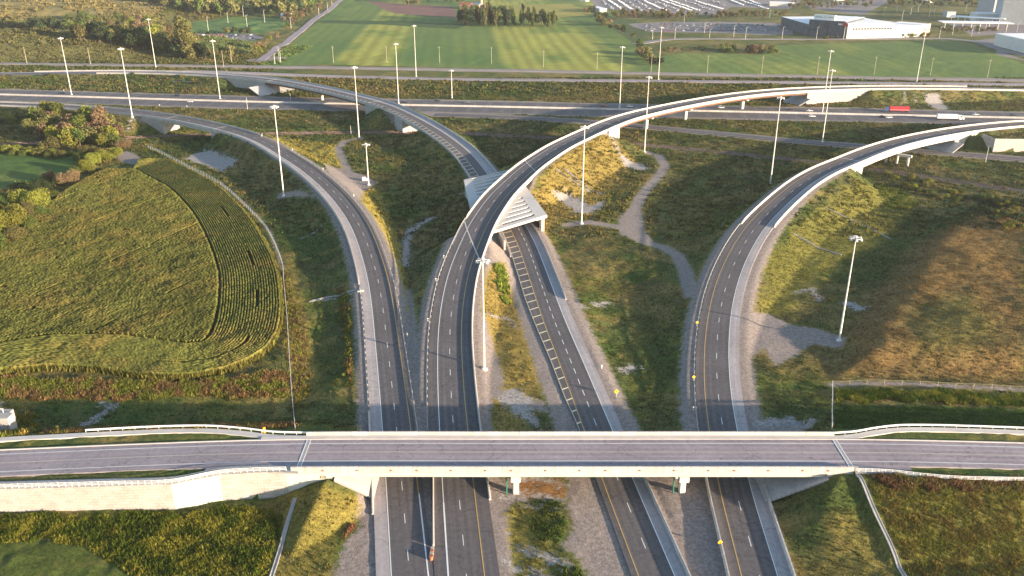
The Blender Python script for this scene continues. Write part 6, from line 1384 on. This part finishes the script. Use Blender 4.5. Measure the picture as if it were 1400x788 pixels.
a, b_ = gl_(1358,62), gl_(1420,78); t = thing('warehouse', 'white panelled warehouse cut off by the right edge of the picture', 'warehouse', ((a+b_)/2)[:2].tolist() + [float(a[2])]); block(t, 'wall', a, b_, 60, 13, M['whitewall']); winbands(t, a, b_, 1, 12, 1, 6, 'greywin', .06) if False else None
# canopies
for (u0, v0, u1, v1, dp, hh, lb) in ((1288,39,1385,41,26,7,'low white canopy on columns, in front of the grey plant'),(1297,30,1372,34,20,7,'second white canopy behind the low one, beside the grey plant')):
    a, b_ = gl_(u0, v0), gl_(u1, v1); t = thing('canopy', lb, 'canopy', ((a+b_)/2)[:2].tolist() + [float(a[2])]); o3_ = np.array(t.location); dd_ = b_ - a; L = np.hypot(*dd_[:2]); dd_ /= L; nn_ = np.array([-dd_[1], dd_[0], 0])
    V = [tuple((q - o3_)[:2]) for q in (a, b_, b_ + nn_*dp, a + nn_*dp)]; MB().prism(V, hh, hh + .8).obj('canopy_roof', M['luminous'], t)
    for k in range(8): q = a + dd_ * (L*(k+.3)/8) + nn_ * 1.5 - o3_; MB().tube((q[0],q[1],-1), (q[0],q[1],hh), .4, .4, 6).obj('column', M['white'], t)
for (u0, v0, u1, v1, dp, hh, mw, rf, lb) in ((1334,29,1368,30,30,10,'whitewall','luminous','white box building left of the large grey plant'),(1366,33,1440,36,70,32,'greywall','bluegrey','large grey industrial plant at the top right corner'),(1356,24,1372,24,40,34,'greywall','bluegrey','grey tower block behind the large plant'),(1354,11,1364,11,30,14,'brick','roofred','sunlit orange building at the top right'),
    (1052,8.5,1086,9,30,5.5,'whitewall','luminous','low white shed at the top behind the office car park'),(1262,4,1275,4,30,5,'whitewall','luminous','small white shed among the trees at the top right'),(808,13.5,820,17,12,5,'whitewall','luminous','small white house beside the hedgerow at the top'),(793,2,801,2.5,12,6,'whitewall','luminous','white house at the very top of the hedgerow'),
    (1294,24,1306,24,12,8,'greywall','bluegrey','grey cube shaped building beside the canopies'),(1040,-1,1090,0,40,6,'whitewall','bluegrey','long shed with a bluish roof at the top edge'),(1140,2,1165,0,40,5,'greywall','bluegrey','grey shed at the top edge behind the trees')):
    a, b_ = gl_(u0, v0), gl_(u1, v1); t = thing('building', lb, 'building', ((a+b_)/2)[:2].tolist() + [float(a[2])]); block(t, 'wall', a, b_, dp, hh, M[mw], rf)
def gable(t, a, b_, dp, h, rh, mw, mr, nm='wall'):
    block(t, nm, a, b_, dp, h, M[mw], mr); a = np.array([*a[:2],0.]); b_ = np.array([*b_[:2],0.]); d = (b_-a)/np.linalg.norm(b_-a); n = np.array([-d[1],d[0],0]); o3_ = np.array([*t.location[:2],0]); e = .4
    A, B, Cc_, D = [q - o3_ for q in (a-d*e-n*e, b_+d*e-n*e, b_+d*e+n*(dp+e), a-d*e+n*(dp+e))]; m1, m2 = (A+D)/2, (B+Cc_)/2
    obj('roof', [(*A[:2],h+.26),(*B[:2],h+.26),(*Cc_[:2],h+.26),(*D[:2],h+.26),(*m1[:2],h+rh),(*m2[:2],h+rh)], [(0,1,5,4),(2,3,4,5),(0,4,3),(1,2,5),(3,2,1,0)], M[mr], t)
a, b_ = gl_(628,12.5), gl_(643,13); t = thing('farmhouse', 'brick farmhouse with a red roof above the rectangular grove', 'farmhouse', ((a+b_)/2)[:2].tolist() + [float(a[2])]); gable(t, a, b_, 14, 6, 4, 'brick', 'roofred'); winbands(t, a, b_, 1, 5.4, 2, 5)
a, b_ = gl_(645,12), gl_(655,12.5); t = thing('barn', 'pale barn with a grey roof right of the farmhouse', 'barn', ((a+b_)/2)[:2].tolist() + [float(a[2])]); gable(t, a, b_, 12, 6, 4, 'brick', 'bluegrey')
a = gl_(658, 12); t = thing('silo', 'tall concrete farm silo beside the barn', 'silo', a); MB().tube((0,0,-1), (0,0,17), 2.6, 2.6, 14).obj('shaft', M['brick'], t); MB().tube((0,0,17), (0,0,19), 2.6, .5, 14).obj('cap', M['steel'], t)
a, b_ = gl_(663,12.5), gl_(669,12.5); t = thing('barn', 'small pale barn right of the silo', 'barn', ((a+b_)/2)[:2].tolist() + [float(a[2])]); gable(t, a, b_, 9, 5, 3, 'brick', 'roofred')
a, b_ = gl_(183,39), gl_(192,39); t = thing('house', 'white house roof half hidden in the woods at upper left', 'house', ((a+b_)/2)[:2].tolist() + [float(a[2])]); gable(t, a, b_, 9, 6, 3, 'whitewall', 'luminous')
a, b_ = gl_(384,25), gl_(398,25); t = thing('house', 'low white clubhouse beside the sports ground', 'house', ((a+b_)/2)[:2].tolist() + [float(a[2])]); gable(t, a, b_, 9, 4, 2.5, 'whitewall', 'luminous')
print('objects', len(bpy.data.objects))

# ------------------------------------------------------------------ evening haze
HAZE = 0.00005
if HAZE:
    hm = bpy.data.materials.new('haze'); hm.use_nodes = True; nt = hm.node_tree; nt.nodes.remove(nt.nodes['Principled BSDF'])
    pv = nt.nodes.new('ShaderNodeVolumePrincipled'); pv.inputs['Color'].default_value = (.93, .94, .96, 1); pv.inputs['Density'].default_value = HAZE; pv.inputs['Anisotropy'].default_value = .25
    nt.links.new(pv.outputs[0], nt.nodes['Material Output'].inputs['Volume'])
    z0 = float(GZ.min()) - 1.5
    o = MB().box(-13500, 13500, -150, 15400, z0, 135).obj('haze', hm, None, 'stuff')
